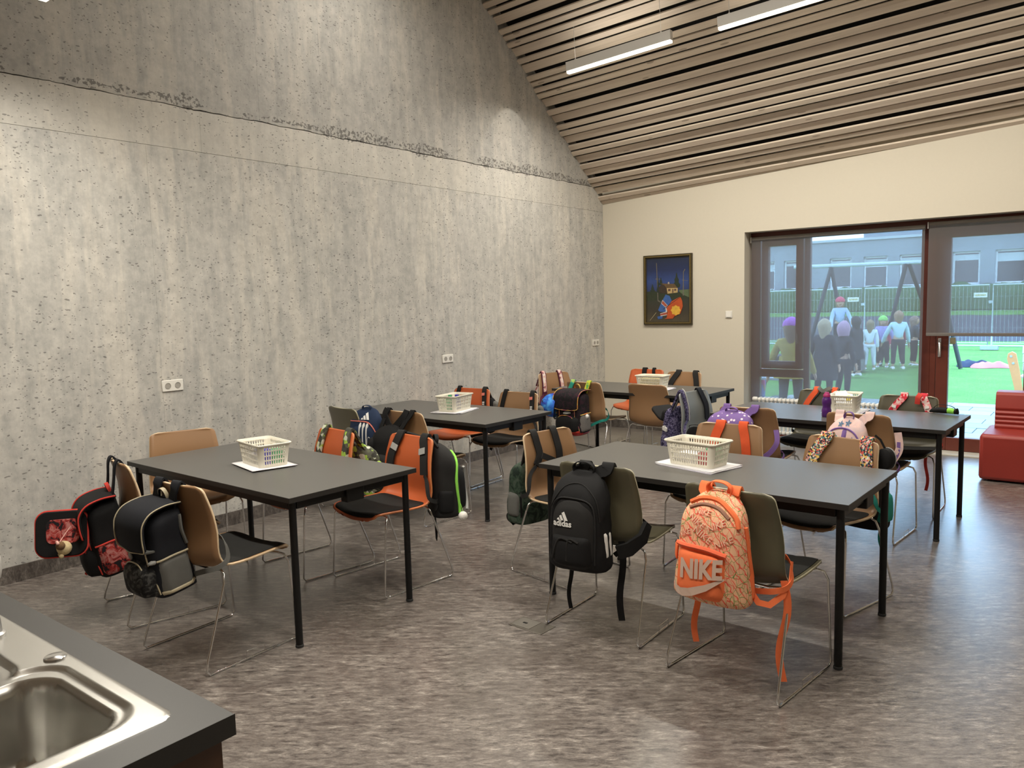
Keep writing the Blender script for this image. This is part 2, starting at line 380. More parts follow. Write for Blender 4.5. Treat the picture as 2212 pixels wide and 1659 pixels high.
MB().box(-1.352, -1.30, 8.95, 8.964, 1.10, 1.165).build('door_sensor', pm('yellowish_sensor', (.42, .40, .24), .5), door, bev=.003)
MB().box(WX0, WX1, YB-.005, FY0, -.001, .014).build('trim_1', pm('pale_sill_strip', (.62, .60, .52), .4), smooth=False, kind='structure', bev=.003)
MB().box(WX0+.001, WX1-.001, FY0-.03, FY0-.001, 2.300, 2.351).build('trim_2', REDW, smooth=False, kind='structure', bev=.003)
def blind(label, x0, x1, z0, z1, y):
    t = thing('roller_blind', label, 'blind', ((x0+x1)/2, y, z1), 0, 'roller blinds at the big window')
    l = (x1-x0)/2; H = z1-z0
    m = MB(); nu = 24
    m.grid(lambda u, v: (-l+2*l*u, .0025*math.sin(u*9+1)*(1-v), -H+H*v), nu, 14); m.build('screen_fabric', SCREEN, t)
    MB().tube([(-l, .028, .012), (l, .028, .012)], .024, 14).build('roller_tube', pm('blind_tube', (.34, .32, .29), .6), t)
    MB().box(-l, l, -.008, .008, -H-.03, -H+.002).build('bottom_bar', pm('blind_bar', (.17, .155, .14), .5), t, bev=.004)
    MB().box(-l-.012, -l-.001, -.01, .055, -.03, .035).build('bracket', ALU, t, bev=.002)
blind('long roller blind pulled down over the left window pane', -3.365, -1.585, .36, 2.265, 8.845)
blind('shorter roller blind half lowered over the glass garden door', -1.548, -.60, 1.215, 2.285, 8.825)
# wall fittings
def outlet(y, z, label):
    t = thing('wall_outlet', label, 'socket', (XL, y, z), 0, 'double wall outlets on the concrete')
    MB().box(0, .010, -.078, .078, -.04, .04).build('cover_plate', WHITE, t, bev=.004)
    for s in (-.036, .036):
        m = MB(); M_ = Matrix.Translation((.0102, s, 0))@Matrix.Rotation(PI/2, 4, 'Y')
        m.lathe([(.0205, 0), (.0215, .002), (.0195, .0025), (.019, -.006), (.0001, -.006)], 20, M_)
        o = m.build('socket', pm('socket_grey', (.38, .36, .32), .5), t)
        mh = MB()
        for q in (-.0095, .0095): mh.lathe([(.0026, -.0055), (.0026, -.0045), (.0001, -.0045)], 8, M_@Matrix.Translation((0, q, 0)))
        mh.build('pin_hole', pm('socket_hole', (.02, .02, .02), .8), o)
outlet(2.86, 1.10, 'white double wall outlet nearest the camera, above the bare tan chair')
outlet(5.72, 1.09, 'white double wall outlet in the middle, above the far edge of the second table')
outlet(8.495, 1.10, 'white double wall outlet tight in the corner of the concrete wall')
t = thing('light_switch', 'small white rocker switch on the cream wall beside the window', 'switch', (-3.58, YB, 1.43))
MB().box(-.041, .041, -.010, 0, -.041, .041).build('cover_plate', WHITE, t, bev=.004)
MB().add(*prism([(-.0105, -.030), (-.020, -.030), (-.011, .030), (-.0105, .030)], 'x', -.028, .028)).build('rocker', WHITE, t, smooth=False)
fb = thing('floor_box', 'flush metal floor outlet lid in the linoleum between the tables', 'floor outlet', (-2.27, 3.03, 0), R(-3))
MB().box(-.105, .105, -.06, .06, 0, .003).build('lid_frame', pm('dull_steel', (.23, .21, .18), .4, .8), fb, bev=.001)
MB().box(-.095, .02, -.05, .05, .003, .0045).build('lid', pm('worn_lid', (.20, .185, .16), .45, .4), fb, smooth=False)
MB().box(-.055, -.03, -.006, .006, .0045, .006).build('lid_grip', BLACKM, fb, smooth=False)
# ------------------------------------------------------------------ painting
PX0, PX1, PZ0, PZ1 = -4.669, -4.028, 1.316, 2.160
pw, ph = (PX1-PX0)/2, (PZ1-PZ0)/2
pt = thing('framed_painting', 'framed night painting of a cottage, spruces and two flags', 'painting', ((PX0+PX1)/2, YB-.002, (PZ0+PZ1)/2))
GOLD = pm('antique_gilt', (.20, .145, .045), .42, .35, var=.4, vs=60); DGOLD = pm('dark_gilt', (.06, .045, .02), .5, .2, var=.4)
def pframe(name, a0, a1, y0, y1, mt):
    m = MB()
    for sx in (-1, 1):
        m.box(min(sx*(pw-a0), sx*(pw-a1)), max(sx*(pw-a0), sx*(pw-a1)), y0, y1, -ph+a0, ph-a0)
        m.box(-pw+a1, pw-a1, y0, y1, min(sx*(ph-a0), sx*(ph-a1)), max(sx*(ph-a0), sx*(ph-a1)))
    m.build(name, mt, pt, smooth=False, bev=.003)
pframe('frame_molding', 0, .014, -.030, 0, DGOLD); pframe('frame_molding', .014, .026, -.036, 0, GOLD); pframe('frame_molding', .026, .038, -.024, 0, DGOLD)
def mat_canvas():
    m, nt, b = newmat('oil_canvas_night')
    v = mapping(nt); sp = nd(nt, 'SeparateXYZ', {0: v})
    zz = nd(nt, 'MapRange', {0: sp.outputs['Z'], 1: -ph, 2: ph}).outputs[0]
    n = tnoise(nt, v, 5, 5, .6); zz2 = mth(nt, 'ADD', zz, mth(nt, 'MULTIPLY', mth(nt, 'SUBTRACT', n, .5), .10))
    c = ramp(nt, zz2, [(.0, (.10, .08, .045)), (.2, (.05, .042, .028)), (.42, (.035, .045, .03)), (.50, (.03, .05, .16)), (.62, (.035, .075, .26)), (.78, (.015, .03, .11)), (.95, (.015, .025, .06)), (1, (.07, .08, .07))])
    nt.links.new(mix(nt, tnoise(nt, v, 26, 4), c, mix(nt, .35, c, (.02, .02, .02))), b.inputs['Base Color']); b.inputs['Roughness'].default_value = .45; return m
MB().box(-pw+.036, pw-.036, -.012, -.002, -ph+.036, ph-.036).build('canvas', mat_canvas(), pt, smooth=False)
def PXY(x, y):   # painting coordinates measured on a 1135 x 1659 view of it
    sk = 70*(1-y/1659)*((x-160)/805-.5)
    return (-pw+.036+(x-160)/805*(2*pw-.072), ph-.036-(y+sk-245)/1200*(2*ph-.072))
_lay = [0]
def paint(name, pts, col, rough=.45):
    _lay[0] += 1; y = -.0122-.00025*_lay[0]
    P = [PXY(*p) for p in pts]; n = len(P)
    m = MB(); m.add([(x, y, z) for x, z in P], [tuple(range(n))]); m.build(name, pm('oil_'+name+str(_lay[0]), col, rough, var=.3, vs=30), pt, smooth=False)
paint('hill', [(160, 890), (300, 870), (480, 920), (700, 900), (960, 850), (960, 1010), (700, 1000), (160, 1060)], (.03, .04, .02))
paint('meadow', [(760, 850), (965, 830), (965, 985), (880, 950), (800, 900)], (.10, .14, .07))
for q in [[(345, 350), (360, 350), (385, 1040), (440, 1075), (430, 1090), (370, 1060)], [(850, 500), (880, 450), (890, 460), (862, 510), (862, 950), (840, 950)], [(330, 640), (420, 640), (420, 652), (330, 655)], [(830, 655), (940, 668), (940, 675), (830, 665)]]:
    paint('tree_trunk', q, (.14, .125, .10))
for cx, ty, by, w in ((730, 510, 800, 75), (435, 610, 760, 45), (275, 740, 890, 50), (385, 560, 900, 30)):
    pts = []
    for k in range(7): pts.append((cx+w*(k/6)*(1.1 if k % 2 else .7), ty+(by-ty)*k/6))
    pts += [(2*cx-x, y) for x, y in reversed(pts)]
    paint('spruce', pts, (.022, .035, .022))
paint('cottage_side', [(395, 880), (395, 800), (470, 735), (560, 740), (560, 920), (430, 910)], (.045, .030, .020))
paint('cottage_wall', [(545, 815), (750, 810), (750, 895), (560, 920)], (.50, .36, .16))
paint('cottage_roof', [(430, 730), (690, 735), (750, 810), (545, 815), (500, 760)], (.13, .08, .035))
paint('chimney', [(565, 735), (570, 700), (595, 700), (598, 738)], (.35, .32, .27))
for q in ([(572, 830), (618, 828), (618, 868), (572, 872)], [(685, 826), (725, 825), (725, 862), (685, 866)], [(650, 830), (672, 830), (672, 900), (650, 902)]): paint('cottage_window', q, (.11, .06, .05))
paint('blue_flag', [(525, 935), (600, 960), (640, 1050), (560, 1160), (550, 1260), (420, 1260), (380, 1230), (440, 1090)], (.045, .12, .36))
paint('blue_flag', [(365, 1350), (470, 1330), (460, 1385), (380, 1400)], (.045, .12, .36))
paint('white_band', [(465, 1035), (565, 1140), (550, 1165), (520, 1175), (440, 1105)], (.62, .62, .60)); paint('red_band', [(470, 1050), (560, 1145), (520, 1165), (448, 1098)], (.40, .09, .05))
paint('white_band', [(520, 1175), (552, 1190), (552, 1320), (430, 1345), (420, 1290), (530, 1255)], (.62, .62, .60)); paint('red_band', [(552, 1265), (552, 1310), (425, 1330), (422, 1298)], (.40, .09, .05))
paint('red_flag', [(800, 970), (835, 1050), (845, 1150), (800, 1290), (690, 1340), (660, 1385), (500, 1395), (545, 1370), (565, 1260), (540, 1190), (640, 1060)], (.50, .085, .02))
pts = []
for k in range(16):
    a = 2*PI*k/16; r_ = 98 if k % 2 == 0 else 78; pts.append((715+r_*math.cos(a), 1230+r_*math.sin(a)*1.05))
paint('yellow_emblem', pts, (.72, .42, .05))
paint('flag_pole', [(810, 965), (815, 972), (480, 1215), (475, 1208)], (.03, .02, .015)); paint('flag_pole', [(222, 1420), (345, 1270), (350, 1276), (228, 1425)], (.40, .35, .20))
# ------------------------------------------------------------------ pendant lamps
def linear_lamp(x0, x1, y, z0, z1, label=None, src=None, seen=True):
    """white box profile with an opal strip below, on two wires"""
    t = thing('linear_pendant_lamp', label, 'lamp', (x0, y, z0), 0, 'linear pendant lamps')
    L = math.hypot(x1-x0, z1-z0); t.rotation_euler = (0, -math.atan2(z1-z0, x1-x0), 0)
    MB().box(0, L, -.026, .026, .022, .112).build('housing', pm('lamp_white', (.62, .60, .56), .45, var=.02), t, bev=.003)
    MB().box(.004, L-.004, -.023, .023, 0, .024).build('diffuser', pm('lit_opal_diffuser', (.9, .88, .8), .4, emit=(1, .90, .70), es=9), t, bev=.006)
    for f in (.09, .91):
        hgt = roofz(x0+L*f, y)-(z0+(z1-z0)*f)-.05
        MB().tube([(L*f, 0, .11), (L*f, 0, max(.2, hgt))], .0018, 6).build('suspension_wire', ALU, t)
        MB().lathe([(.012, .112), (.012, .118), (.004, .128), (.0001, .128)], 10, Matrix.Translation((L*f, 0, 0))).build('wire_clamp', ALU, t)
    ld = bpy.data.lights.new('lamp_light', 'AREA'); ld.shape = 'RECTANGLE'; ld.size = L*.97; ld.size_y = .045; ld.energy = LAMPW; ld.color = (1, .935, .83); ld.spread = R(165)
    lo = bpy.data.objects.new('lamp_light', ld); C.objects.link(lo); lo.parent = t; lo.location = (L/2, 0, -.004)
    lu = bpy.data.lights.new('lamp_uplight', 'AREA'); lu.shape = 'RECTANGLE'; lu.size = L*.9; lu.size_y = .03; lu.energy = LAMPW*.05; lu.color = ld.color
    lo = bpy.data.objects.new('lamp_uplight', lu); C.objects.link(lo); lo.parent = t; lo.location = (L/2, 0, .116); lo.rotation_euler = (PI, 0, 0)
    return t
LAMPS = [(-4.504, -3.356, 6.826, 3.899, 3.959, 'short linear pendant lamp hanging nearest the concrete wall, in the far row'), (-2.918, -1.768, 6.855, 3.971, 4.03, 'linear pendant lamp cut by the top edge, right of the first one'),
         (-4.44, -3.29, 1.86, 3.21, 3.27, 'pendant lamp end just visible at the top left corner')]
for a in LAMPS: linear_lamp(*a)
for row, zz in ((6.86, 4.06), (4.40, 4.95), (1.86, 3.33)):
    rn = {6.86: 'far', 4.40: 'ridge', 1.86: 'near', -1.0: 'rear'}[row]
    for q_, xx in enumerate((-1.30,) if row > 6 else (-4.45, -2.86, -1.2) if row == 4.40 else (-2.8, -.9)):
        linear_lamp(xx, xx+1.15, row, zz, zz+.06, '%s linear pendant lamp of the %s row, outside the frame' % (('first', 'second', 'third', 'fourth', 'fifth')[q_], rn))
def wallspot(y, z, e, ang=85, blend=.06, tilt=31.5, lean=.08, d_=.745):
    """added spot without a fixture, imitating pendant lamp light on the concrete wall"""
    ld = bpy.data.lights.new('added_wall_spot', 'SPOT'); ld.energy = e; ld.spot_size = R(ang); ld.spot_blend = blend; ld.color = (1, .95, .85); ld.shadow_soft_size = .015
    o = bpy.data.objects.new('added_wall_spot', ld); C.objects.link(o); o.location = (XL+d_, y, z)
    d = Vector((-math.sin(R(tilt)), lean, -math.cos(R(tilt)))); o.rotation_euler = d.to_track_quat('-Z', 'Y').to_euler()
wallspot(6.80, 4.01, 5, 68, .05, 17, .06, .40); wallspot(4.45, 4.93, 18, 90, .9); wallspot(1.86, 3.20, 9, 90, .9)  # added spots; the first floats off the lamp end to shape the wall's V
pl = bpy.data.lights.new('window_portal', 'AREA'); pl.shape = 'RECTANGLE'; pl.size = 2.9; pl.size_y = 2.3; pl.cycles.is_portal = True
po = bpy.data.objects.new('window_portal', pl); C.objects.link(po); po.location = (-1.95, 9.1, 1.18); po.rotation_euler = (R(-90), 0, 0)
# ------------------------------------------------------------------ tables
TOPM = pm('dark_grey_laminate', (.092, .090, .084), .34, var=.05, vs=200, bmp=.03, bs=900); EDGEM = pm('black_table_edge', (.020, .018, .016), .5)
TW, TD, TH = 1.617, .807, .74
def make_table(label):
    t = thing('classroom_table', label, 'table', (0, 0, 0), 0, 'dark grey classroom tables')
    m = MB(); m.box(-TW/2, TW/2, -TD/2, TD/2, TH-.025, TH-.0015, 1)
    m.box(-TW/2+.001, TW/2-.001, -TD/2+.001, TD/2-.001, TH-.0015, TH, 0)
    m.build('table_top', [TOPM, EDGEM], t, smooth=False)
    ix, iy = TW/2-.045, TD/2-.045
    for sy in (-1, 1): MB().box(-ix+.018, ix-.018, sy*iy-.011, sy*iy+.011, TH-.068, TH-.030).build('long_rail', BLACKM, t, smooth=False, bev=.002)
    for sx in (-1, 1):
        MB().box(sx*ix-.011, sx*ix+.011, -iy+.018, iy-.018, TH-.068, TH-.030).build('end_rail', BLACKM, t, smooth=False, bev=.002)
        MB().box(sx*ix-.026, sx*ix+.026, -.055, .055, TH-.098, TH-.026).build('end_bracket', BLACKM, t, smooth=False, bev=.005)
    for sx in (-1, 1):
        for sy in (-1, 1):
            m = MB(); M_ = Matrix.Translation((sx*ix, sy*iy, 0)); m.lathe([(.0175, .012), (.0175, TH-.026)], 18, M_)
            lg = m.build('leg', BLACKM, t)
            MB().lathe([(.0165, 0), (.0195, .002), (.0195, .012), (.0175, .014)], 18, M_).build('foot_cap', pm('black_rubber', (.02, .02, .02), .7), lg)
    return t
TAB = {'A': (-3.795, 2.582, -.027), 'B': (-1.659, 3.787, -.0233), 'C': (-4.424, 4.765, -.0327), 'D': (-3.770, 6.940, -.0356), 'E': (-1.639, 6.0, -.0402)}
TL = {'A': 'dark grey table nearest the kitchen counter on the left', 'B': 'dark grey table in the right foreground with the orange backpack before it',
      'C': 'dark grey table along the concrete wall, second from the counter', 'D': 'dark grey table in the far corner under the painting', 'E': 'dark grey table nearest the window and radiator'}
t0 = make_table('x')
for i, k in enumerate('ABCDE'):
    x, y, a = TAB[k]
    o = t0 if i == 0 else dup(t0)
    o.location = (x, y, 0); o.rotation_euler = (0, 0, a); o['label'] = TL[k]
# ------------------------------------------------------------------ chairs
PROF = [((.272, .412), (.264, .433), .197), ((.248, .441), (.247, .461), .213), ((.15, .446), (.16, .464), .228), ((.02, .436), (.03, .458), .232), ((-.09, .435), (-.07, .460), .232), ((-.15, .450), (-.108, .474), .230),
        ((-.182, .492), (-.128, .505), .228), ((-.180, .55), (-.134, .555), .226), ((-.170, .62), (-.132, .62), .223), ((-.170, .70), (-.142, .70), .216), ((-.184, .77), (-.162, .773), .208), ((-.200, .832), (-.182, .834), .201)]
def prof_eval(s):
    f = s*(len(PROF)-1); i = min(int(f), len(PROF)-2); t = f-i
    g = lambda k: PROF[max(0, min(len(PROF)-1, k))]
    def cr(sel):
        a, b, c, d = sel(g(i-1)), sel(g(i)), sel(g(i+1)), sel(g(i+2))
        return .5*((2*b)+(c-a)*t+(2*a-5*b+4*c-d)*t*t+(3*b-a-3*c+d)*t**3)
    return cr(lambda p: p[0][0]), cr(lambda p: p[0][1]), cr(lambda p: p[1][0]), cr(lambda p: p[1][1]), cr(lambda p: p[2])
def shell_pt(u, s, off=0, wk=1):
    yc, zc, ys, zs, hw = prof_eval(s)
    r = .05; L = .95
    for d in (s*L, (1-s)*L):
        if d < r: hw -= r-math.sqrt(max(0, r*r-(r-d)**2))
    q = u*u
    return Vector((u*hw*wk, yc+(ys-yc)*q, zc+(zs-zc)*q+off))
def back_y(x, z):
    lo = None
    for i in range(6, len(PROF)-1):
        a, b2 = PROF[i], PROF[i+1]
        if a[0][1] <= z <= b2[0][1] or i == len(PROF)-2 or (i == 6 and z < a[0][1]):
            t = (z-a[0][1])/(b2[0][1]-a[0][1]); t = max(-.2, min(1.1, t))
            yc = a[0][0]+(b2[0][0]-a[0][0])*t; ys_ = a[1][0]+(b2[1][0]-a[1][0])*t
            return yc+(ys_-yc)*min(1.1, abs(x)/.21)**2
def shell_mesh():
    m = MB(); sv = [0, .012, .03, .05]+[.05+.9*k/20 for k in range(1, 21)]+[.965, .982, 1]
    n = 14; vs = [shell_pt(-1+2*j/n, s) for s in sv for j in range(n+1)]
    m.add(vs, [(i*(n+1)+j, i*(n+1)+j+1, (i+1)*(n+1)+j+1, (i+1)*(n+1)+j) for i in range(len(sv)-1) for j in range(n)])
    return m
def rod_side(s):
    P = [(s*.150, .175, .438), (s*.215, .185, .442), (s*.240, .205, .432), (s*.2525, .222, .395), (s*.258, .246, .06), (s*.2585, .249, .022), (s*.2585, .235, .0062), (s*.2585, .20, .0062),
         (s*.2585, -.20, .0062), (s*.2585, -.235, .0062), (s*.2575, -.249, .022), (s*.256, -.243, .06), (s*.238, -.125, .385), (s*.226, -.115, .425), (s*.200, -.112, .438), (s*.150, -.110, .430)]
    out = []
    for i in range(len(P)-1):
        a, b2 = Vector(P[i]), Vector(P[i+1]); out.append(a)
        if (b2-a).length > .1: out += [a+(b2-a)*.03, a+(b2-a)*.97]
    return out+[Vector(P[-1])]
PADM = pm('black_felt_pad', (.014, .014, .013), .9, var=.2, bmp=.15, bs=400, spec=.25)
def chair_mats(col, rim, name):
    sh = pm('lacquered_shell_'+name, col, .45, var=.05, vs=6, bmp=.03, bs=700)
    return sh, pm('shell_edge_'+name, rim, .5, var=.15, vs=60)
CH = {'tan': chair_mats((.31, .175, .085), (.66, .50, .32), 'tan'), 'olive': chair_mats((.088, .079, .047), (.42, .39, .27), 'olive'), 'orange': chair_mats((.56, .12, .035), (.60, .20, .07), 'orange'),
      'grey': chair_mats((.20, .21, .20), (.30, .31, .30), 'grey')}
_sh = {}
def make_chair(kind, pad):
    t = thing('shell_chair', 'x', 'chair')
    if kind not in _sh: _sh[kind] = shell_mesh().mesh('seat_shell', list(CH[kind]))
    o = bpy.data.objects.new('seat_shell', _sh[kind]); C.objects.link(o); o.parent = t
    so = o.modifiers.new('thick', 'SOLIDIFY'); so.thickness = .011; so.offset = 0; so.material_offset_rim = 1
    if pad:
        m = MB(); n = 12; rs = []
        for layer, (k, off) in enumerate(((.90, .006), (.95, .010), (.93, .016), (.86, .0185))):
            rs.append((k, off))
        def pad_pt(u, v, k, off):
            s = .245-(.225)*v*k  # around seat centre
            # squircle outline
            return shell_pt(u, .225+v*k*.20, off, k)
        vs = []; nu = 14
        def P(u, v, k, off):
            m_ = max(abs(u), abs(v)); du, dv = (u/m_, v/m_) if m_ else (1, 0); tt = (abs(du)**6+abs(dv)**6)**(-1/6)
            return shell_pt(u*tt*k, .215+v*tt*.205, off)
        top = [[P(-1+2*i/nu, -1+2*j/nu, .93, .0165-.0075*max(abs(-1+2*i/nu), abs(-1+2*j/nu))**8) for i in range(nu+1)] for j in range(nu+1)]
        bot = [[P(-1+2*i/nu, -1+2*j/nu, .93, .0045) for i in range(nu+1)] for j in range(nu+1)]
        N = nu+1; vs = [p for r in top for p in r]+[p for r in bot for p in r]
        fs = [(j*N+i, j*N+i+1, (j+1)*N+i+1, (j+1)*N+i) for j in range(nu) for i in range(nu)]
        bd = [i for i in range(N)]+[j*N+nu for j in range(1, N)]+[nu*N+i for i in range(nu-1, -1, -1)]+[j*N for j in range(nu-1, 0, -1)]
        K = N*N; fs += [(bd[(q+1) % len(bd)], bd[q], bd[q]+K, bd[(q+1) % len(bd)]+K) for q in range(len(bd))]
        m.add(vs, fs); m.build('seat_pad', PADM, t, ang=60)
    for s in (-1, 1): MB().tube(rod_side(s), .0055, 10).build('sled_leg', STEEL, t, ang=70)
    MB().tube([(-.15, .175, .438), (.15, .175, .433)], .0055, 8).build('cross_rod', STEEL, t); MB().tube([(-.15, -.11, .430), (.15, -.11, .428)], .0055, 8).build('cross_rod', STEEL, t)
    m = MB()
    for s in (1,): m.tube([(s*.2585, .05, .0072), (s*.266, .05, .012), (s*.266, .05, .045), (s*.266, -.05, .045), (s*.266, -.05, .012), (s*.2585, -.05, .0072)], .0018, 6)
    m.build('linking_wire', STEEL, t)
    gl = MB()
    for s in (-1, 1):
        for y in (-.12, .13): gl.box(s*.2585-.006, s*.2585+.006, y-.009, y+.009, 0, .008)
    gl.build('floor_glide', pm('clear_glide', (.25, .25, .24), .4), t, bev=.002)
    return t
def cmat(x, y, rd): return Matrix.Translation((x, y, 0))@Matrix.Rotation(R(rd), 4, 'Z')
CHAIRS = {  # centre of the sled base, turn, colour, pad, label
 'A1': (-4.14, 2.125, -13, 'tan', 1, 'tan chair at the far left, under the red and black school bag'),
 'A2': (-3.39, 2.01, 2, 'tan', 1, 'tan chair with black seat pad nearest the counter, carrying the navy satchel'),
 'A3': (-4.69, 2.64, -108, 'tan', 0, 'bare tan chair between the concrete wall and the nearest table'),
 'A4': (-3.98, 3.06, 172, 'orange', 1, 'orange chair with camouflage straps behind the nearest left table'),
 'A5': (-3.38, 3.14, 173, 'orange', 1, 'orange chair with black seat pad and the lime trimmed bag'),
 'C1': (-4.79, 4.18, -9, 'olive', 1, 'dark olive chair by the concrete wall beside the blue backpack'),
 'C2': (-4.20, 4.26, -3, 'tan', 1, 'tan chair with two black straps crossing its back, before the second table'),
 'C3': (-4.77, 5.36, 184, 'orange', 0, 'orange chair without pad on the wall side of the second table'),
 'C4': (-4.18, 5.30, 181, 'tan', 1, 'tan chair with black pad behind the right end of the second table'),
 'B1': (-2.575, 3.84, -100, 'tan', 1, 'tan chair at the left end of the right front table, with camouflage bag'),
 'B2': (-1.965, 3.335, 1, 'olive', 0, 'olive chair without pad carrying the big black backpack'),
 'B3': (-1.225, 3.21, -7, 'olive', 1, 'olive chair with black pad carrying the orange backpack'),
 'B4': (-1.885, 4.45, 183, 'tan', 1, 'tan chair with two plain orange straps over its back'),
 'B5': (-1.22, 4.28, 165, 'tan', 1, 'tan chair with floral and teal straps behind the right front table'),
 'D1': (-4.86, 7.16, -110, 'tan', 1, 'tan chair nearest the wall corner with pink patterned straps'),
 'D2': (-4.14, 6.66, -4, 'tan', 0, 'tan chair carrying the black satchel with rainbow piping'),
 'D3': (-3.46, 6.69, -3, 'tan', 0, 'empty tan chair seen from behind in front of the far table'),
 'D4': (-4.24, 7.80, 182, 'orange', 0, 'orange chair with two black straps against the back wall'),
 'D5': (-3.73, 7.66, 176, 'tan', 0, 'tan chair with black straps behind the far table, under the painting'),
 'E1': (-2.68, 6.15, -100, 'grey', 0, 'light grey chair with the speckled violet backpack at a table end'),
 'E2': (-2.09, 5.60, 0, 'tan', 1, 'tan chair carrying the purple backpack with pale flecks'),
 'E3': (-1.33, 5.62, -5, 'tan', 1, 'tan chair carrying the pink backpack, before the window table'),
 'E4': (-1.93, 6.52, 176, 'olive', 1, 'olive chair with orange padded straps by the radiator'),
 'E5': (-1.26, 6.40, 180, 'olive', 1, 'olive chair with red floral straps before the garden door')}
protos = {}
for k, (x, y, rd, kind, pad, lab) in CHAIRS.items():
    key = (kind, pad)
    if key in protos: o = dup(protos[key])
    else: o = protos[key] = make_chair(kind, pad)
    o.location = (x, y, 0); o.rotation_euler = (0, 0, R(rd)); o['label'] = lab; o['group'] = 'moulded shell chairs on chromed sled legs'
# ------------------------------------------------------------------ baskets with their contents
BASK = pm('ivory_basket_plastic', (.78, .74, .62), .45, var=.02); PAPER = pm('white_paper', (.82, .81, .82), .7, var=.03)
def basket_mesh(L=.338, D=.232, H=.128):
    m = MB(); segs = []; r = .03; hw, hh = L/2-.022, D/2-.022; r2 = .024
    pts = []; hole = []
    def side(p0, p1, n):
        for k in range(n):
            a = k/n; pts.append((p0[0]+(p1[0]-p0[0])*a, p0[1]+(p1[1]-p0[1])*a)); hole.append(k % 2 == 1 and 0 < k < n-1)
    def corner(cx, cy, a0):
        for k in range(4):
            a = R(a0+90*k/4); pts.append((cx+r2*math.cos(a), cy+r2*math.sin(a))); hole.append(False)
    NL, NS = 31, 19
    side((hw, -hh+r2), (hw, hh-r2), NS); corner(hw-r2, hh-r2, 0); side((hw-r2, hh), (-hw+r2, hh), NL); corner(-hw+r2, hh-r2, 90)
    side((-hw, hh-r2), (-hw, -hh+r2), NS); corner(-hw+r2, -hh+r2, 180); side((-hw+r2, -hh), (hw-r2, -hh), NL); corner(hw-r2, -hh+r2, 270)
    n = len(pts); zs = [0, .015, .034, .041, .060, .067, .086, .093, .110, H-.004]; hz = [0, 1, 0, 1, 0, 1, 0, 1, 0]
    def P(i, z, j):
        k = .86+.14*(z/H); x, y = pts[i % n]; return (x*k, y*k, z)
    vs = [P(i, z, 0) for z in zs for i in range(n)]; fs = []
    for j in range(len(zs)-1):
        for i in range(n):
            if hz[j] and hole[i]: continue
            fs.append((j*n+i, j*n+(i+1) % n, (j+1)*n+(i+1) % n, (j+1)*n+i))
    fs.append(tuple(range(n-1, -1, -1)))
    m.add(vs, fs); return m, pts, H
_bm, _bp, _BH = basket_mesh(); _bme = None; _rme = None
def basket(label, x, y, rd, z=TH+.008):
    global _bme, _rme
    t = thing('pencil_basket', label, 'basket', (x, y, z), R(rd), 'ivory slotted baskets on the tables')
    if _bme is None:
        _bme = _bm.mesh('basket_body', BASK)
        rm = MB(); prof = [(1.0, -.004), (1.045, -.006), (1.062, -.003), (1.062, .001), (1.04, .004), (1.0, .003), (.985, -.001)]
        ring = [[Vector((p[0]*k, p[1]*k*(1.02 if k > 1 else 1), _BH-.003+dz)) for k, dz in prof] for p in _bp]
        ring.append(ring[0]); rm.rings(ring, caps=False); _rme = rm.mesh('basket_rim', BASK)
    o = bpy.data.objects.new('basket_body', _bme); C.objects.link(o); o.parent = t
    so = o.modifiers.new('thick', 'SOLIDIFY'); so.thickness = .0022; so.offset = 0
    o = bpy.data.objects.new('basket_rim', _rme); C.objects.link(o); o.parent = t
    return t
def inside(label, name, cat, x, y, rd, dx, dy, z, geo, mt, group=None):
    """something lying in a basket: a thing of its own"""
    a = R(rd); o = geo.build(name, mt, None, smooth=True, bev=.002)
    o.location = (x+dx*math.cos(a)-dy*math.sin(a), y+dx*math.sin(a)+dy*math.cos(a), z); o.rotation_euler = (0, 0, a); tag(o, label, cat, group); return o
def papers(label, x, y, rd, w, d, n, cat='paper', z0=TH, name='paper_stack'):
    t = thing(name, label, cat, (x, y, z0), R(rd), 'paper stacks under the baskets')
    for k in range(n):
        m = MB(); j = random.uniform(-.012, .012); q = random.uniform(-.05, .05); zz = .0012+k*.0017; w2, d2 = w*random.uniform(.93, 1), d*random.uniform(.93, 1)
        def fn(u, v, zz=zz, j=j, q=q, w2=w2, d2=d2):
            X, Y = (u-.5)*w2, (v-.5)*d2
            cz = .0035*max(0, abs(u-.5)*2-.75)*4*max(0, math.sin(v*7+q*60))
            return (X*math.cos(q)-Y*math.sin(q)+j, X*math.sin(q)+Y*math.cos(q)-j, zz+cz*.5)
        m.grid(fn, 10, 6); o = m.build('sheet', PAPER if k % 3 else pm('lilac_paper', (.66, .62, .72), .7), t)
        so = o.modifiers.new('thick', 'SOLIDIFY'); so.thickness = .0009; so.offset = 0
    return t
def capped_box(cap=True, w=.07, d=.075, h=.095):
    m = MB(); m.rings([[Vector((x, y, z)) for x, y in rrect(w/2*k, d/2*k, .012)] for z, k in ((0, .96), (.004, 1), (h-.012, 1), (h-.004, .9))])
    if cap: m.lathe([(.016, h-.004), (.016, h+.014), (.0165, h+.014), (.013, h+.018)], 14)
    return m
GRN = pm('green_container', (.03, .30, .11), .4); BLU = pm('blue_container', (.035, .03, .38), .4); RED_ = pm('red_container', (.50, .04, .05), .4); YEL = pm('yellow_plastic', (.85, .72, .05), .5)
BK = {'A': (-3.785, 2.575, -11), 'B': (-1.722, 3.79, -8), 'C': (-4.335, 4.79, 100), 'D': (-3.64, 6.95, 3), 'E': (-1.605, 6.15, 96)}
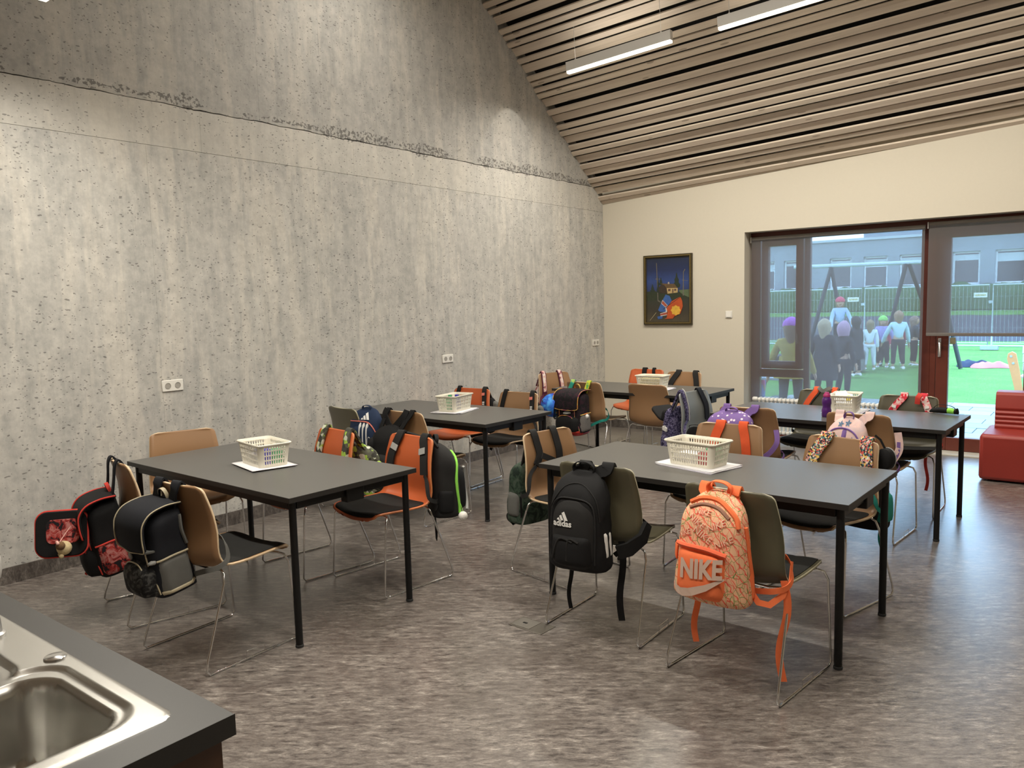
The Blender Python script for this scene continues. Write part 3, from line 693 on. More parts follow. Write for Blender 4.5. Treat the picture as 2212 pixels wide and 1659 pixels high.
PL = {'A': ('ivory basket with blue and green boxes on the table nearest the counter', 'crumpled white paper stack under the basket nearest the counter', .34, .25),
      'B': ('ivory basket with red and green boxes on the right front table', 'loose white paper stack under the basket on the right front table', .38, .27),
      'C': ('ivory basket with green and blue caps sticking out, second table', 'white paper stack under the basket with green and blue caps', .36, .26),
      'D': ('ivory basket holding yellow sheets on the far corner table', 'white paper sticking out under the basket on the far table', .40, .24),
      'E': ('ivory basket with papers and a yellow ball near the window', 'white paper stack under the basket beside the purple bottle', .36, .26)}
for k, (x, y, rd) in BK.items():
    l1, l2, pw_, pd_ = PL[k]
    papers(l2, x, y, rd+random.uniform(-6, 6), pw_, pd_, 5); basket(l1, x, y, rd, TH+.010)
zb = TH+.0125
inside('blue box in the basket nearest the counter', 'pencil_box', 'box', *BK['A'], .055, -.035, zb, capped_box(False), BLU, 'coloured pencil boxes')
inside('green box in the basket nearest the counter', 'pencil_box', 'box', *BK['A'], .055, .038, zb, capped_box(False, .07, .065, .085), GRN, 'coloured pencil boxes')
inside('red box in the basket on the right front table', 'pencil_box', 'box', *BK['B'], .075, -.04, zb, capped_box(False, .07, .06, .08), RED_, 'coloured pencil boxes')
inside('green box in the basket on the right front table', 'pencil_box', 'box', *BK['B'], .075, .035, zb, capped_box(False, .07, .07, .09), GRN, 'coloured pencil boxes')
inside('green capped glue bottle in the second table basket', 'glue_bottle', 'bottle', *BK['C'], -.02, .03, zb, capped_box(True, .06, .05, .105), GRN, 'capped glue bottles')
inside('blue capped glue bottle in the second table basket', 'glue_bottle', 'bottle', *BK['C'], -.02, -.035, zb, capped_box(True, .06, .05, .11), BLU, 'capped glue bottles')
def notebooks(k, z, n, w, d, lab, mt=PAPER):
    x, y, rd = BK[k]; t = thing('notebook_pile', lab, 'paper', (x, y, z), R(rd+3), 'paper piles inside the baskets')
    for q in range(n):
        a = random.uniform(-.04, .04); M_ = Matrix.Rotation(a, 4, 'Z')@Matrix.Translation((random.uniform(-.006, .006)-.03*(k in 'AB'), 0, 0))
        MB().box(-w/2, w/2, -d/2, d/2, q*.0075, q*.0075+.006, M=M_).build('notebook', mt if q < n-1 or mt is not PAPER else PAPER, t, smooth=False)
notebooks('A', zb, 7, .15, .13, 'printed papers lying in the basket nearest the counter')
notebooks('B', zb, 7, .14, .13, 'papers lying in the basket on the right front table')
notebooks('C', zb+.0, 6, .07, .14, 'papers lying in the second table basket') if False else None
notebooks('D', zb, 13, .20, .13, 'yellow sheets filling the basket on the far table', pm('yellow_sheet', (.80, .70, .34), .7))
notebooks('E', zb, 9, .19, .13, 'papers lying in the basket near the window')
x, y, rd = BK['E']
m = MB(); m.lathe([(.0001, 0)]+[(.022*math.sin(PI*k/12), .022-.022*math.cos(PI*k/12)) for k in range(1, 12)]+[(.0001, .044)], 18)
b_ = m.build('foam_ball', YEL); b_.location = (x+.03, y-.05, zb+.075); tag(b_, 'small yellow ball on the papers in the window table basket', 'ball')
for dx, dy, tl, lab in ((.0, .01, 24, 'tilted white card sticking out of the window table basket'), (-.04, .05, -20, 'second white card leaning in the window table basket')):
    o = MB().box(-.06, .06, -.001, .001, 0, .085).build('paper_card', PAPER, smooth=False); o.location = (x+dx, y+dy, zb+.07); o.rotation_euler = (R(-50), R(tl*.5), R(rd-60)); tag(o, lab, 'card', 'cards in the window table basket')
# purple water bottle
t = thing('water_bottle', 'purple plastic water bottle with magenta cap near the window basket', 'bottle', (-1.655, 5.83, TH))
PUR = pm('purple_bottle', (.085, .012, .17), .3, coat=.3)
MB().lathe([(.0001, 0), (.030, 0), (.033, .004), (.034, .05), (.030, .062), (.0275, .075), (.031, .09), (.033, .10), (.032, .128), (.026, .140), (.022, .146)], 24).build('bottle_body', PUR, t)
MB().lathe([(.022, .146), (.025, .147), (.025, .160), (.020, .166), (.016, .172), (.013, .180), (.0001, .181)], 20).build('bottle_cap', pm('magenta_cap', (.42, .03, .16), .35), t)
# ------------------------------------------------------------------ radiator
rd_ = thing('column_radiator', 'low white column radiator under the left window', 'radiator', (-3.18, 8.60, .10))
RW = pm('radiator_enamel', (.80, .79, .74), .3, var=.02)
cme = None
for k in range(28):
    if cme is None:
        m = MB()
        for yy in (-.035, 0, .035): m.tube(smoothpath([(0, yy, .015), (0, yy, .06), (0, yy, .33), (0, yy, .385)], 2), .0115, 8)
        m.rings([[Vector((x*1.0, y, z)) for x, y in rrect(.017*kk, .052*kk, .012)] for z, kk in ((-.0, .7), (.012, 1), (.030, 1), (.042, .7))]); m.rings([[Vector((x, y, z)) for x, y in rrect(.017*kk, .052*kk, .012)] for z, kk in ((.36, .7), (.372, 1), (.388, 1), (.402, .7))])
        cme = m.mesh('radiator_column', RW)
    o = bpy.data.objects.new('radiator_column', cme); C.objects.link(o); o.parent = rd_; o.location = (.02+k*.0455, 0, 0)
MB().tube([(-.01, 0, .38), (1.27, 0, .38)], .012, 8).build('header_pipe', RW, rd_); MB().tube([(-.01, 0, .02), (1.27, 0, .02)], .012, 8).build('header_pipe', RW, rd_)
MB().lathe([(.0001, 0), (.020, .001), (.026, .01), (.026, .045), (.020, .055), (.012, .058)], 14, Matrix.Translation((-.012, 0, .38))@Matrix.Rotation(-PI/2, 4, 'Y')).build('thermostat_valve', RW, rd_)
for fx in (.1, 1.15): MB().box(fx-.015, fx+.015, -.03, .03, -.10, .02).build('radiator_foot', RW, rd_, bev=.004)
# ------------------------------------------------------------------ red lounge seat
SX, SY = -.912, 7.665
so_ = thing('lounge_seat', 'boxy red lounge seat with ribbed backrest before the garden door', 'armchair', (SX, SY, 0))
REDF = pm('red_vinyl', (.30, .028, .018), .5, var=.08, vs=4, bmp=.06, bs=250, coat=.1)
m = MB(); m.box(0, .78, 0, .62, .012, .405); m.build('seat_block', REDF, so_, smooth=True, bev=.03)
# ribbed back: horizontal welts
def backprof():
    P = []; z = .36
    base = [(.30, .30)]
    pts = [(.36, .40, 0)]
    for z, y in ((.40, .405), (.425, .40), (.445, .413), (.465, .402), (.483, .416), (.503, .404), (.522, .418), (.542, .406), (.562, .421), (.585, .411), (.66, .425), (.70, .435), (.722, .455)): P.append((y, z))
    return P
BP = backprof(); poly = [(y, z) for y, z in BP]+[(.50, .730), (.60, .730), (.63, .71), (.64, .40)]
mm = MB(); P_, F_ = prism(poly, 'x', .065, .775); mm.add([Vector(p) for p in P_], F_); mm.build('ribbed_backrest', REDF, so_, bev=.006, ang=25)
for fx in (.08, .70):
    for fy in (.08, .54): MB().lathe([(.02, 0), (.02, .014)], 12, Matrix.Translation((fx, fy, 0))).build('foot', BLACKM, so_)
# ------------------------------------------------------------------ kitchen counter, sink, tap
CTX1, CTY1 = -1.205, .728
ct = thing('kitchen_counter', 'dark kitchen counter corner at the lower left of the room', 'counter', (CTX1, CTY1, 0))
CTOP = pm('charcoal_laminate_top', (.036, .035, .033), .42, var=.06, vs=120, bmp=.03, bs=700)
X0c, Y0c = -2.9-CTX1, -.02-CTY1
bx0, bx1, by0, by1 = -2.02-CTX1, -1.305-CTX1, .10-CTY1, .645-CTY1   # cut-out for the sink
m = MB()
for a in ((X0c, 0, by1, 0), (X0c, 0, Y0c, by0), (X0c, bx0, by0, by1), (bx1, 0, by0, by1)): m.box(a[0], a[1], a[2], a[3], .862, .90)
m.build('worktop', CTOP, ct, smooth=False)
MB().box(-.0005, .0012, Y0c, .0012, .8618, .9002).build('worktop_edge', EDGEM, ct, smooth=False)
WAL = pm('dark_walnut_side', (.075, .032, .014), .45, var=.35, vs=9)
MB().box(-.032, -.012, Y0c, -.02, .08, .862).build('side_panel', WAL, ct, smooth=False)
MB().box(X0c, -.032, -.04, -.022, .08, .862).build('front_panel', WAL, ct, smooth=False)
MB().box(X0c, -.06, Y0c, -.07, 0, .08).build('plinth', BLACKM, ct, smooth=False)
sk = thing('kitchen_sink', 'stainless steel sink with large bowl in the dark counter', 'sink', (-1.28, .67, .90))
SS = pm('stainless_steel', (.60, .59, .56), .27, 1, var=.05, vs=6, bmp=.02, bs=500)
def sinkmesh():
    # height field over the pressed sheet: flat rim, sunk ledge, deep bowls, built as one grid
    nx, ny = 150, 96; Xa, Xb, Ya, Yb = -.98, 0, -.50, 0; m = MB(); vs = []
    def sd(x, y, cx, cy, hx, hy, r):
        qx, qy = abs(x-cx)-hx+r, abs(y-cy)-hy+r
        return min(max(qx, qy), 0)+math.hypot(max(qx, 0), max(qy, 0))-r
    def stp(d, w): t = max(0, min(1, .5-d/w)); return t*t*(3-2*t)
    for j in range(ny+1):
        for i in range(nx+1):
            x = Xa+(Xb-Xa)*i/nx; y = Ya+(Yb-Ya)*j/ny
            if i == 0: x = Xa
            rim = sd(x, y, -.49, -.25, .49, .25, .035)
            z = -.003+.0065*stp(rim+.004, .008)
            led = sd(x, y, -.49, -.262, .43, .205, .075); cut = sd(x, y, -.42, -.02, .06, .055, .03)
            led2 = min(sd(x, y, -.235, -.255, .185, .215, .07), sd(x, y, -.60, -.285, .20, .185, .06))
            z -= .007*stp(led2, .010)
            bowl = sd(x, y, -.225, -.262, .160, .192, .065); z -= .165*stp(bowl+.006, .026)
            bowl2 = sd(x, y, -.60, -.29, .115, .155, .06); z -= .12*stp(bowl2+.006, .026)
            vs.append((x, y, z))
    N = nx+1
    m.add(vs, [(j*N+i, j*N+i+1, (j+1)*N+i+1, (j+1)*N+i) for j in range(ny) for i in range(nx)]); return m
sinkmesh().build('sink_sheet', SS, sk, ang=80)
MB().lathe([(.045, 0), (.045, .002), (.030, .003), (.028, -.001), (.0001, -.001)], 24, Matrix.Translation((-.225, -.262, -.158))).build('drain_strainer', STEEL, sk)
MB().lathe([(.0215, 0), (.0215, .0035), (.019, .005), (.0001, .0055)], 24, Matrix.Translation((-.428, -.032, .0035))).build('hole_cap', STEEL, sk)
tp = thing('sink_tap', 'steel tap with pale rounded head at the left picture edge', 'tap', (-1.945, .600, .9035))
MB().lathe([(.030, 0), (.030, .006), (.024, .010), (.021, .05), (.020, .11), (.022, .115), (.022, .12)], 22).build('tap_body', ALU, tp)
MB().lathe([(.021, .12), (.030, .13), (.034, .150), (.033, .175), (.025, .192), (.010, .199), (.0001, .20)], 22).build('tap_head', pm('pale_tap_head', (.60, .59, .56), .3, .3), tp)
MB().tube(smoothpath([(-.015, -.01, .09), (-.06, -.05, .12), (-.12, -.10, .14), (-.17, -.15, .125)], 5), .011, 10).build('tap_spout', ALU, tp)
# ------------------------------------------------------------------ fabrics
def fab(name, col, rough=.8, b_=.25, bs=350, var=.12): return pm('fabric_'+name, col, rough, var=var, vs=25, bmp=b_, bs=bs, spec=.3)
def patt(name, kind, cols, scale=30):
    m, nt, b = newmat('fabric_'+name); v = mapping(nt)
    wv = nd(nt, 'VectorMath', {0: v, 1: nd(nt, 'VectorMath', {0: nd(nt, 'TexNoise', {'Vector': v, 'Scale': scale*.6, 'Detail': 2}).outputs['Color'], 'Scale': .35/scale}, operation='SCALE').outputs[0]}, operation='ADD').outputs[0]
    if kind == 'cells':
        c = nd(nt, 'SeparateColor', {0: nd(nt, 'TexVoronoi', {'Vector': wv, 'Scale': scale}).outputs['Color']}).outputs[0]
        n = len(cols); col = ramp(nt, c, [(i/n, k) for i, k in enumerate(cols)], 'CONSTANT')
    elif kind == 'dots':
        vo = nd(nt, 'TexVoronoi', {'Vector': nd(nt, 'Mapping', {0: v, 'Scale': (1, 1, .75)}).outputs[0], 'Scale': scale})
        keep = mth(nt, 'GREATER_THAN', nd(nt, 'SeparateColor', {0: vo.outputs['Color']}).outputs[1], .35)
        col = mix(nt, mth(nt, 'MULTIPLY', mth(nt, 'LESS_THAN', vo.outputs['Distance'], .30), keep), cols[0], cols[1])
    elif kind == 'mottle':
        n1 = tnoise(nt, v, scale, 3, .7, .8); col = ramp(nt, n1, [(.42, cols[0]), (.5, cols[1]), (.6, cols[2])])
    elif kind == 'lines':     # boxy outline print
        vo = nd(nt, 'TexVoronoi', {'Vector': nd(nt, 'Mapping', {0: v, 'Rotation': (0, .5, 0), 'Scale': (1.3, 1, .7)}).outputs[0], 'Scale': scale}, distance='MANHATTAN', feature='F1')
        w = nd(nt, 'TexWave', {'Vector': v, 'Scale': scale*.42, 'Distortion': 3.5, 'Detail': 1, 'Detail Scale': 2.2}, wave_type='BANDS', bands_direction='DIAGONAL').outputs['Fac']
        d2 = nd(nt, 'TexVoronoi', {'Vector': nd(nt, 'Mapping', {0: v, 'Rotation': (0, .5, 0), 'Scale': (1.3, 1, .7)}).outputs[0], 'Scale': scale}, feature='DISTANCE_TO_EDGE').outputs['Distance']
        d3 = nd(nt, 'TexVoronoi', {'Vector': nd(nt, 'Mapping', {0: v, 'Rotation': (0, -.45, 0), 'Location': (.3, .1, .2), 'Scale': (1, 1, .6)}).outputs[0], 'Scale': scale*.8}, feature='DISTANCE_TO_EDGE').outputs['Distance']
        sel = tnoise(nt, v, scale*.35, 2)
        ln = mix(nt, mth(nt, 'GREATER_THAN', sel, .53), cols[1], cols[2])
        col = mix(nt, mth(nt, 'LESS_THAN', d2, .020), mix(nt, mth(nt, 'LESS_THAN', w, .05), cols[0], cols[1]), ln)
        col = mix(nt, mth(nt, 'LESS_THAN', d3, .013), col, cols[2])
        col = mix(nt, mth(nt, 'MULTIPLY', mth(nt, 'LESS_THAN', vo.outputs['Distance'], .13), .5), col, cols[3])
    nt.links.new(col, b.inputs['Base Color']); b.inputs['Roughness'].default_value = .8; b.inputs['Specular IOR Level'].default_value = .3
    bump(nt, b, tnoise(nt, v, 350, 2), .2, .002); return m
F_BLK = fab('black', (.007, .007, .0075)); F_BLK2 = fab('charcoal', (.017, .0165, .016)); F_NAVY = fab('navy', (.016, .030, .070)); F_NVB = fab('navy_black', (.009, .010, .014))
F_ORG = fab('neon_orange', (.95, .20, .07)); F_RED = fab('red', (.62, .055, .04)); F_GREY = fab('grey', (.13, .13, .12)); F_LG = fab('light_grey', (.38, .38, .36)); F_CRM = fab('reflective_cream', (.46, .40, .27), .4)
F_LIME = fab('lime', (.30, .75, .10)); F_TEAL = fab('teal', (.02, .26, .21)); F_PUR = fab('purple', (.20, .115, .34)); F_PINK = fab('pink', (.80, .46, .40)); F_MAR = fab('maroon', (.10, .018, .045)); F_MAG = fab('magenta', (.55, .03, .18))
F_STR = fab('orange_strap', (.72, .10, .03)); F_COR = fab('coral', (.75, .22, .17)); F_YEL = fab('yellow', (.62, .50, .05)); F_WHT = pm('white_print', (.78, .77, .74), .6); F_SIL = pm('silver_print', (.62, .45, .36), .5)
P_NIKE = patt('outline_print', 'lines', [(.86, .50, .30), (.85, .12, .08), (.16, .28, .07), (.90, .36, .24)], 32)
P_CAMO = patt('lime_camouflage', 'cells', [(.045, .045, .035), (.10, .10, .075), (.36, .55, .08), (.06, .06, .05), (.60, .62, .50), (.12, .13, .08)], 42)
P_GCAM = patt('green_camouflage', 'mottle', [(.010, .020, .014), (.030, .055, .035), (.060, .080, .060)], 16)
P_DOTS = patt('purple_flecks', 'dots', [(.20, .12, .34), (.78, .68, .74)], 34); P_PINK = patt('pink_botanical', 'mottle', [(.80, .58, .53), (.77, .54, .50), (.66, .50, .50)], 9)
P_VIO = patt('violet_speckle', 'mottle', [(.012, .010, .035), (.075, .065, .15), (.19, .17, .28)], 60); P_FLOR = patt('small_flowers', 'cells', [(.03, .03, .035), (.60, .10, .08), (.78, .74, .62), (.04, .04, .05), (.75, .50, .12), (.10, .22, .22), (.70, .35, .32)], 125)
P_RFLO = patt('red_floral', 'cells', [(.62, .03, .05), (.80, .32, .32), (.55, .03, .05), (.80, .60, .56)], 60); P_PMAR = patt('pink_white_petals', 'cells', [(.78, .58, .54), (.70, .42, .36), (.80, .70, .64), (.35, .12, .14)], 45)
P_SPID = patt('red_black_print', 'mottle', [(.015, .012, .015), (.40, .035, .03), (.55, .22, .20)], 22); P_DARK = patt('dark_galaxy', 'mottle', [(.010, .010, .011), (.012, .010, .013), (.035, .013, .022)], 30)
MESHM = pm('grey_net', (.16, .15, .14), .5, var=.3, vs=90)
class Bag:
    """backpack hung by its straps on a chair back. local frame: x across, y from the chair (front of the bag is -y), z up"""
    def __init__(s, label, chair, x, ztop, w, h, d, mt, tilt=4, roll=0, twist=0, n=3.2, taper=.12, rt=.11, rb=.035, y=None, group='school bags hung on the chairs', wr=1, name='backpack', free=None):
        cx, cy, cr = CHAIRS[chair][:3] if chair else (0, 0, 0); Mc = cmat(cx, cy, cr); s.w, s.h, s.d, s.n, s.tp, s.rt, s.rb = w, h, d, n, taper, rt, rb; s.wr = wr
        if y is None: y = back_y(x, .75)-.016
        s.M = Mc@Matrix.Translation((x, y, ztop))@Matrix.Rotation(R(twist), 4, 'Z')@Matrix.Rotation(R(tilt), 4, 'X')@Matrix.Rotation(R(roll), 4, 'Y')@Matrix.Translation((0, 0, -h))
        if free is not None: s.M = free
        s.inv = s.M.inverted()@Mc; s.t = thing(name, label, 'backpack', M=s.M, group=group); s.mt = mt; s.seed = random.random()*50
        m = MB(); rs = []; N = 40; zs = [0, .004, .012, .024]+[.045+(h-.045-rt)*k/11 for k in range(12)]+[h-rt*(1-math.sin(PI/2*k/8)) for k in range(1, 9)]
        for z in zs: rs.append([s.P(2*PI*k/N, z) for k in range(N)])
        m.rings(rs); s.body = m.build('bag_body', mt, s.t, ang=50)
    def a(s, z):
        z = max(0, min(s.h, z)); k = 1-s.tp*(z/s.h)
        if z > s.h-s.rt: q = (z-s.h+s.rt)/s.rt; k *= max(.22, (1-q**2.3)**(1/2.3)) if q < 1 else .22
        if z < s.rb: q = (s.rb-z)/s.rb; k *= .86+.14*math.sqrt(max(0, 1-q*q))
        return s.w/2*k
    def b(s, z):
        z = max(0, min(s.h, z)); k = 1-.30*(z/s.h)**2
        if z > s.h-s.rt: q = (z-s.h+s.rt)/s.rt; k *= max(.25, (1-q**2.0)**(1/2.0)) if q < 1 else .25
        if z < s.rb: q = (s.rb-z)/s.rb; k *= .84+.16*math.sqrt(max(0, 1-q*q))
        return s.d*k
    def P(s, th, z, off=0):
        a, b = s.a(z)+off, s.b(z)/2+off; c, q = math.cos(th), math.sin(th); e = 2/s.n
        x = a*math.copysign(abs(c)**e, c); y = b*math.copysign(abs(q)**e, q)
        w = s.wr*.0045*(noise.noise(Vector((x*14+s.seed, y*14, z*14)))+.5*noise.noise(Vector((x*35, y*35+s.seed, z*35))))
        k = 1+w/max(.03, math.hypot(x, y))
        return Vector((x*k, y*k-s.b(z)/2*1.0-.0, z))
    def front(s, x, z):
        a, b = s.a(z), s.b(z)/2; t = min(.985, abs(x)/a)
        return -b-b*(1-t**s.n)**(1/s.n)
    def side(s, y, z, sg):
        a, b = s.a(z), s.b(z)/2; t = min(.985, abs(y+b)/b)
        return sg*a*(1-t**s.n)**(1/s.n)
    def patch(s, name, mt, x0, x1, z0, z1, off=.02, e=5, etop=None, par=None, lab=None, bulge=1, face='front', nu=14, nv=14):
        """raised pocket or panel following the bag surface"""
        m = MB(); et = etop or e
        def fn(U, V):
            u, v = 2*U-1, 2*V-1; mm = max(abs(u), abs(v)); tt = 1
            if mm > 0:
                du, dv = abs(u)/mm, abs(v)/mm; ee = et if v > 0 else e; tt = (du**ee+dv**ee)**(-1/ee)
            X = (x0+x1)/2+(x1-x0)/2*u*tt; Z = (z0+z1)/2+(z1-z0)/2*v*tt; r = mm
            o = off*(1-r**6)**.5*(1-.35*bulge*r*r) if r < 1 else -.004
            if face == 'front': return (X, s.front(X, Z)-o-.001, Z)
            sg = 1 if face == 'right' else -1
            return (s.side(X, Z, sg)+sg*(o+.001), X, Z)
        m.grid(fn, nu, nv); o = m.build(name, mt, par or s.t, ang=60)
        if lab: o['label'] = lab
        return o
    def line(s, name, mt, pts, r=.0035, off=.002, face='front', closed=False, par=None, n=4):
        P = []
        for q in smoothpath([(p[0], p[1], 0) for p in pts], n):
            if face == 'front': P.append((q.x, s.front(q.x, q.y)-off, q.y))
            else: sg = 1 if face == 'right' else -1; P.append((s.side(q.x, q.y, sg)+sg*off, q.x, q.y))
        return MB().tube(P, r, 6).build(name, mt, par or s.t)
    def flat(s, name, mt, vs, fs, cx, cz, off=.004, base=None, rot=0, par=None):
        """printed lettering laid on the surface"""
        c, q = math.cos(R(rot)), math.sin(R(rot)); P = []
        for x, z in vs:
            X, Z = cx+x*c-z*q, cz+x*q+z*c; P.append((X, (base(X, Z) if base else s.front(X, Z))-off, Z))
        return MB().add(P, fs).build(name, mt, par or s.t, smooth=False)
    def handle(s, mt, w=.09, h=.05, t=.022, y=-.03, zt=None):
        z = (zt or s.h)-.012; P = smoothpath([(-w/2, y, z), (-w/2*1.05, y-.004, z+h*.6), (-w/4, y-.006, z+h), (w/4, y-.006, z+h), (w/2*1.05, y-.004, z+h*.6), (w/2, y, z)], 4)
        return MB().ribbon(P, [Vector((0, 0, 1))*.3+Vector((p.x, 0, p.z-z+.01)).normalized() for p in P], t, .004).build('top_handle', mt, s.t)
    def strap(s, mt, x0, x1, x2=None, zf=.60, w=.045, t=.009, wrap=1, x3=None, zb=.05, webbing=None, name='shoulder_strap', y0=None, low=.5):
        """over the chair back: x0 at the bag, x1 on the top edge, x2 down the front of the back"""
        x2 = x1 if x2 is None else x2; I = s.inv; x3 = x2 if x3 is None else x3
        a = I.inverted()@Vector((x0, -.028 if y0 is None else y0, s.h-.035)); F = lambda x, z, o: Vector((x, back_y(x, z)+o, z))
        P = [a, a*.5+F(x1, .80, -.02)*.5+Vector((0, 0, .02)), F(x1, .822, -.016-t/2), Vector((x1, back_y(x1, .832), .842+t/2+.002)), F(x1, .822, .014+t/2), F((x1*.6+x2*.4), .77, .012+t/2), F(x2*.8+x1*.2, .70, .011+t/2)]
        Nn = [(0, -1, .3), (0, -1, .5), (0, -1, .4), (0, 0, 1), (0, 1, .3), (0, 1, .2), (0, 1, 0)]
        if zf < .68: P.append(F(x3, zf, .012+t/2)); Nn.append((0, 1, 0))
        Q = smoothpath(P, 4); NN = []
        for i in range(len(P)-1):
            for k in range(4): NN.append(Vector(Nn[i]).lerp(Vector(Nn[i+1]), k/4))
        NN.append(Vector(Nn[-1])); L = I.to_3x3()
        st = MB().ribbon([I@q for q in Q], [L@q for q in NN], w, t).build(name, mt, s.t, ang=50)
        if wrap:
            sg = 1 if x3 > 0 else -1; e = P[-1]
            P = [e, Vector((sg*.215, back_y(.2, .58)+.03, min(e.z-.03, .60))), Vector((sg*.242, -.10, low)), Vector((sg*.245, -.15, low-.03)), Vector((sg*.21, -.20, low-.04)), I.inverted()@Vector((sg*s.a(zb)*.9, -.02, zb))]
            Q = smoothpath(P, 5); Nn = [Vector((0, 1, 0)), Vector((sg*.4, .8, 0)), Vector((sg, 0, 0)), Vector((sg, -.3, 0)), Vector((sg*.5, -1, 0)), Vector((sg*.3, -1, 0))]; NN = []
            for i in range(5):
                for k in range(5): NN.append(Nn[i].lerp(Nn[i+1], k/5))
            NN.append(Nn[-1])
            MB().ribbon([I@q for q in Q], [L@q for q in NN], .024, .0025).build('webbing', webbing or mt, st if not webbing else s.t)
        return st
    def tail(s, mt, x, L, w=.025, y=-.02, zb=.02, sway=.01, name='strap_end'):
        """loose end of webbing that hangs plumb"""
        Mi = s.M.inverted().to_3x3(); dn_ = Mi@Vector((0, 0, -1)); sd = Mi@(s.M.to_3x3()@Vector((1, 0, 0))); p = Vector((x, y, zb)); P = [p+dn_*(L*k/8)+sd*(sway*math.sin(k*.8)) for k in range(9)]
        NN = [Vector((math.sin(k*.35)*.5, -1, 0)) for k in range(9)]
        return MB().ribbon(smoothpath(P, 2), [NN[min(8, i//2)] for i in range(17)], w, .0022).build(name, mt, s.t)
def bars(pts_list):
    vs = []; fs = []
    for q in pts_list: fs.append(tuple(range(len(vs), len(vs)+len(q)))); vs += q
    return vs, fs
def three_stripe_logo(k):
    """three rising slanted bars"""
    return bars([[(-.026*k, 0), (-.012*k, 0), (-.0165*k, .010*k), (-.024*k, .006*k)], [(-.008*k, 0), (.006*k, 0), (-.005*k, .022*k), (-.0145*k, .0165*k)], [(.010*k, 0), (.026*k, 0), (.008*k, .036*k), (-.004*k, .029*k)]])
# --- B2: big black backpack with the white sports logo
b = Bag('big black backpack with white three stripe logo on the olive chair', 'B2', -.035, .815, .31, .46, .19, F_BLK, tilt=3, taper=.10, rt=.15, twist=4, n=2.8, wr=1.6)
b.patch('front_panel', F_BLK2, -.118, .112, .02, .345, .020, 6, 2.6)
fpb = b.patch('mesh_pocket', F_BLK, -.112, .105, .03, .19, .040, 5, 7, bulge=.5)
b.line('panel_piping', fab('piping_black', (.02, .02, .02)), [(-.118, .06), (-.118, .26), (-.085, .34), (0, .352), (.085, .335), (.112, .26), (.112, .05)], .0035, .006)
vs, fs = three_stripe_logo(1.15); b.flat('logo_print', F_WHT, vs, fs, -.04, .253, .024)
vs, fs = textmesh('adidas', .040, bold=.0012); b.flat('logo_lettering', F_WHT, vs, fs, -.04, .238, .024)
for q in (0, 1): b.patch('side_stripe', F_WHT, -.13+.035*q, -.113+.035*q, .07, .19, .004, 12, face='right', nu=6)
b.handle(F_BLK, .10, .05, .026, y=-.03); b.line('zipper', F_BLK2, [(-.125, .30), (-.06, .395), (.03, .41), (.11, .35), (.13, .25)], .0028, .004)
for q in (0, 1): b.line('pocket_fold', F_BLK2, [(-.09+.08*q, .07), (-.05+.05*q, .17), (.02+.03*q, .16)], .006, .036)
b.strap(F_BLK, -.05, -.04, -.05, wrap=0, w=.06); b.strap(F_BLK, .05, .085, .10, wrap=1, w=.06, low=.53, t=.012)
b.tail(F_BLK, -.105, .28, .020); b.tail(F_BLK, .16, .40, .032, y=.01, zb=.12)
MB().ribbon([b.inv@Vector(p) for p in ((.24, -.11, .56), (.235, -.15, .50), (.20, -.22, .46), (.15, -.235, .44))], [(1, 0, 0), (1, -.3, 0), (.6, -1, 0), (.3, -1, 0)], .065, .02).build('padded_strap_end', F_BLK, b.t, ang=60)
# --- B3: orange backpack
b = Bag('neon orange printed backpack with silver lettering on the front right chair', 'B3', -.012, .83, .335, .445, .165, P_NIKE, tilt=2, roll=2, taper=.26, rt=.13, twist=5, n=2.8)
b.patch('front_pocket', F_ORG, -.132, .085, .022, .225, .026, 7, 7, bulge=.4)
b.line('pocket_zip', fab('coral_zip', (.90, .17, .08)), [(-.130, .232), (0, .236), (.090, .222)], .010, .016); b.line('top_zip', F_ORG, [(-.10, .395), (-.05, .418), (.03, .415), (.10, .372), (.12, .33)], .011, .004)
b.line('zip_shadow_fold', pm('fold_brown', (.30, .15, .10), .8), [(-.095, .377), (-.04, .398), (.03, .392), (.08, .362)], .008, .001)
b.line('side_zip', F_ORG, [(-.085, .33), (-.075, .20), (-.06, .12)], .009, .002, face='right'); b.patch('side_pocket_zip', F_ORG, -.075, -.05, .03, .16, .010, 8, face='right', nu=5)
MB().lathe([(.006, 0), (.0075, .003), (.004, .006), (.0001, .006)], 10, Matrix.Translation((-.135, b.front(-.13, .23)-.012, .232))@Matrix.Rotation(PI/2, 4, 'X')).build('zip_slider', BLACKM, b.t)
b.patch('zip_pull', F_ORG, -.158, -.134, .15, .225, .016, 6)
fbase = lambda X, Z: b.front(X, Z)-.0245-.002*math.cos(X*12)
vs, fs = textmesh('NIKE', .106, shear=.18, bold=.0045, sx=.80); b.flat('lettering', F_SIL, vs, fs, -.012, .152, .004, fbase, rot=9)
sw = [(-.105, .050), (-.095, .030), (-.070, .022), (-.03, .030), (.03, .055), (.118, .098), (.118, .103), (.10, .097)]
sw = [(-.118, .088), (-.108, .055), (-.085, .048), (-.05, .056), (.02, .085), (.10, .128), (.102, .120), (.03, .062), (-.03, .028), (-.075, .014), (-.105, .022), (-.120, .05)]
sw = [(x+.005, z+.012) for x, z in sw]
n_ = len(sw); tri = [(0, 1, 10, 11), (1, 2, 9, 10), (2, 3, 8, 9), (3, 4, 7, 8), (4, 5, 6, 7)]
b.flat('swoosh_print', F_SIL, sw, tri, -.012, .0, .004, fbase)
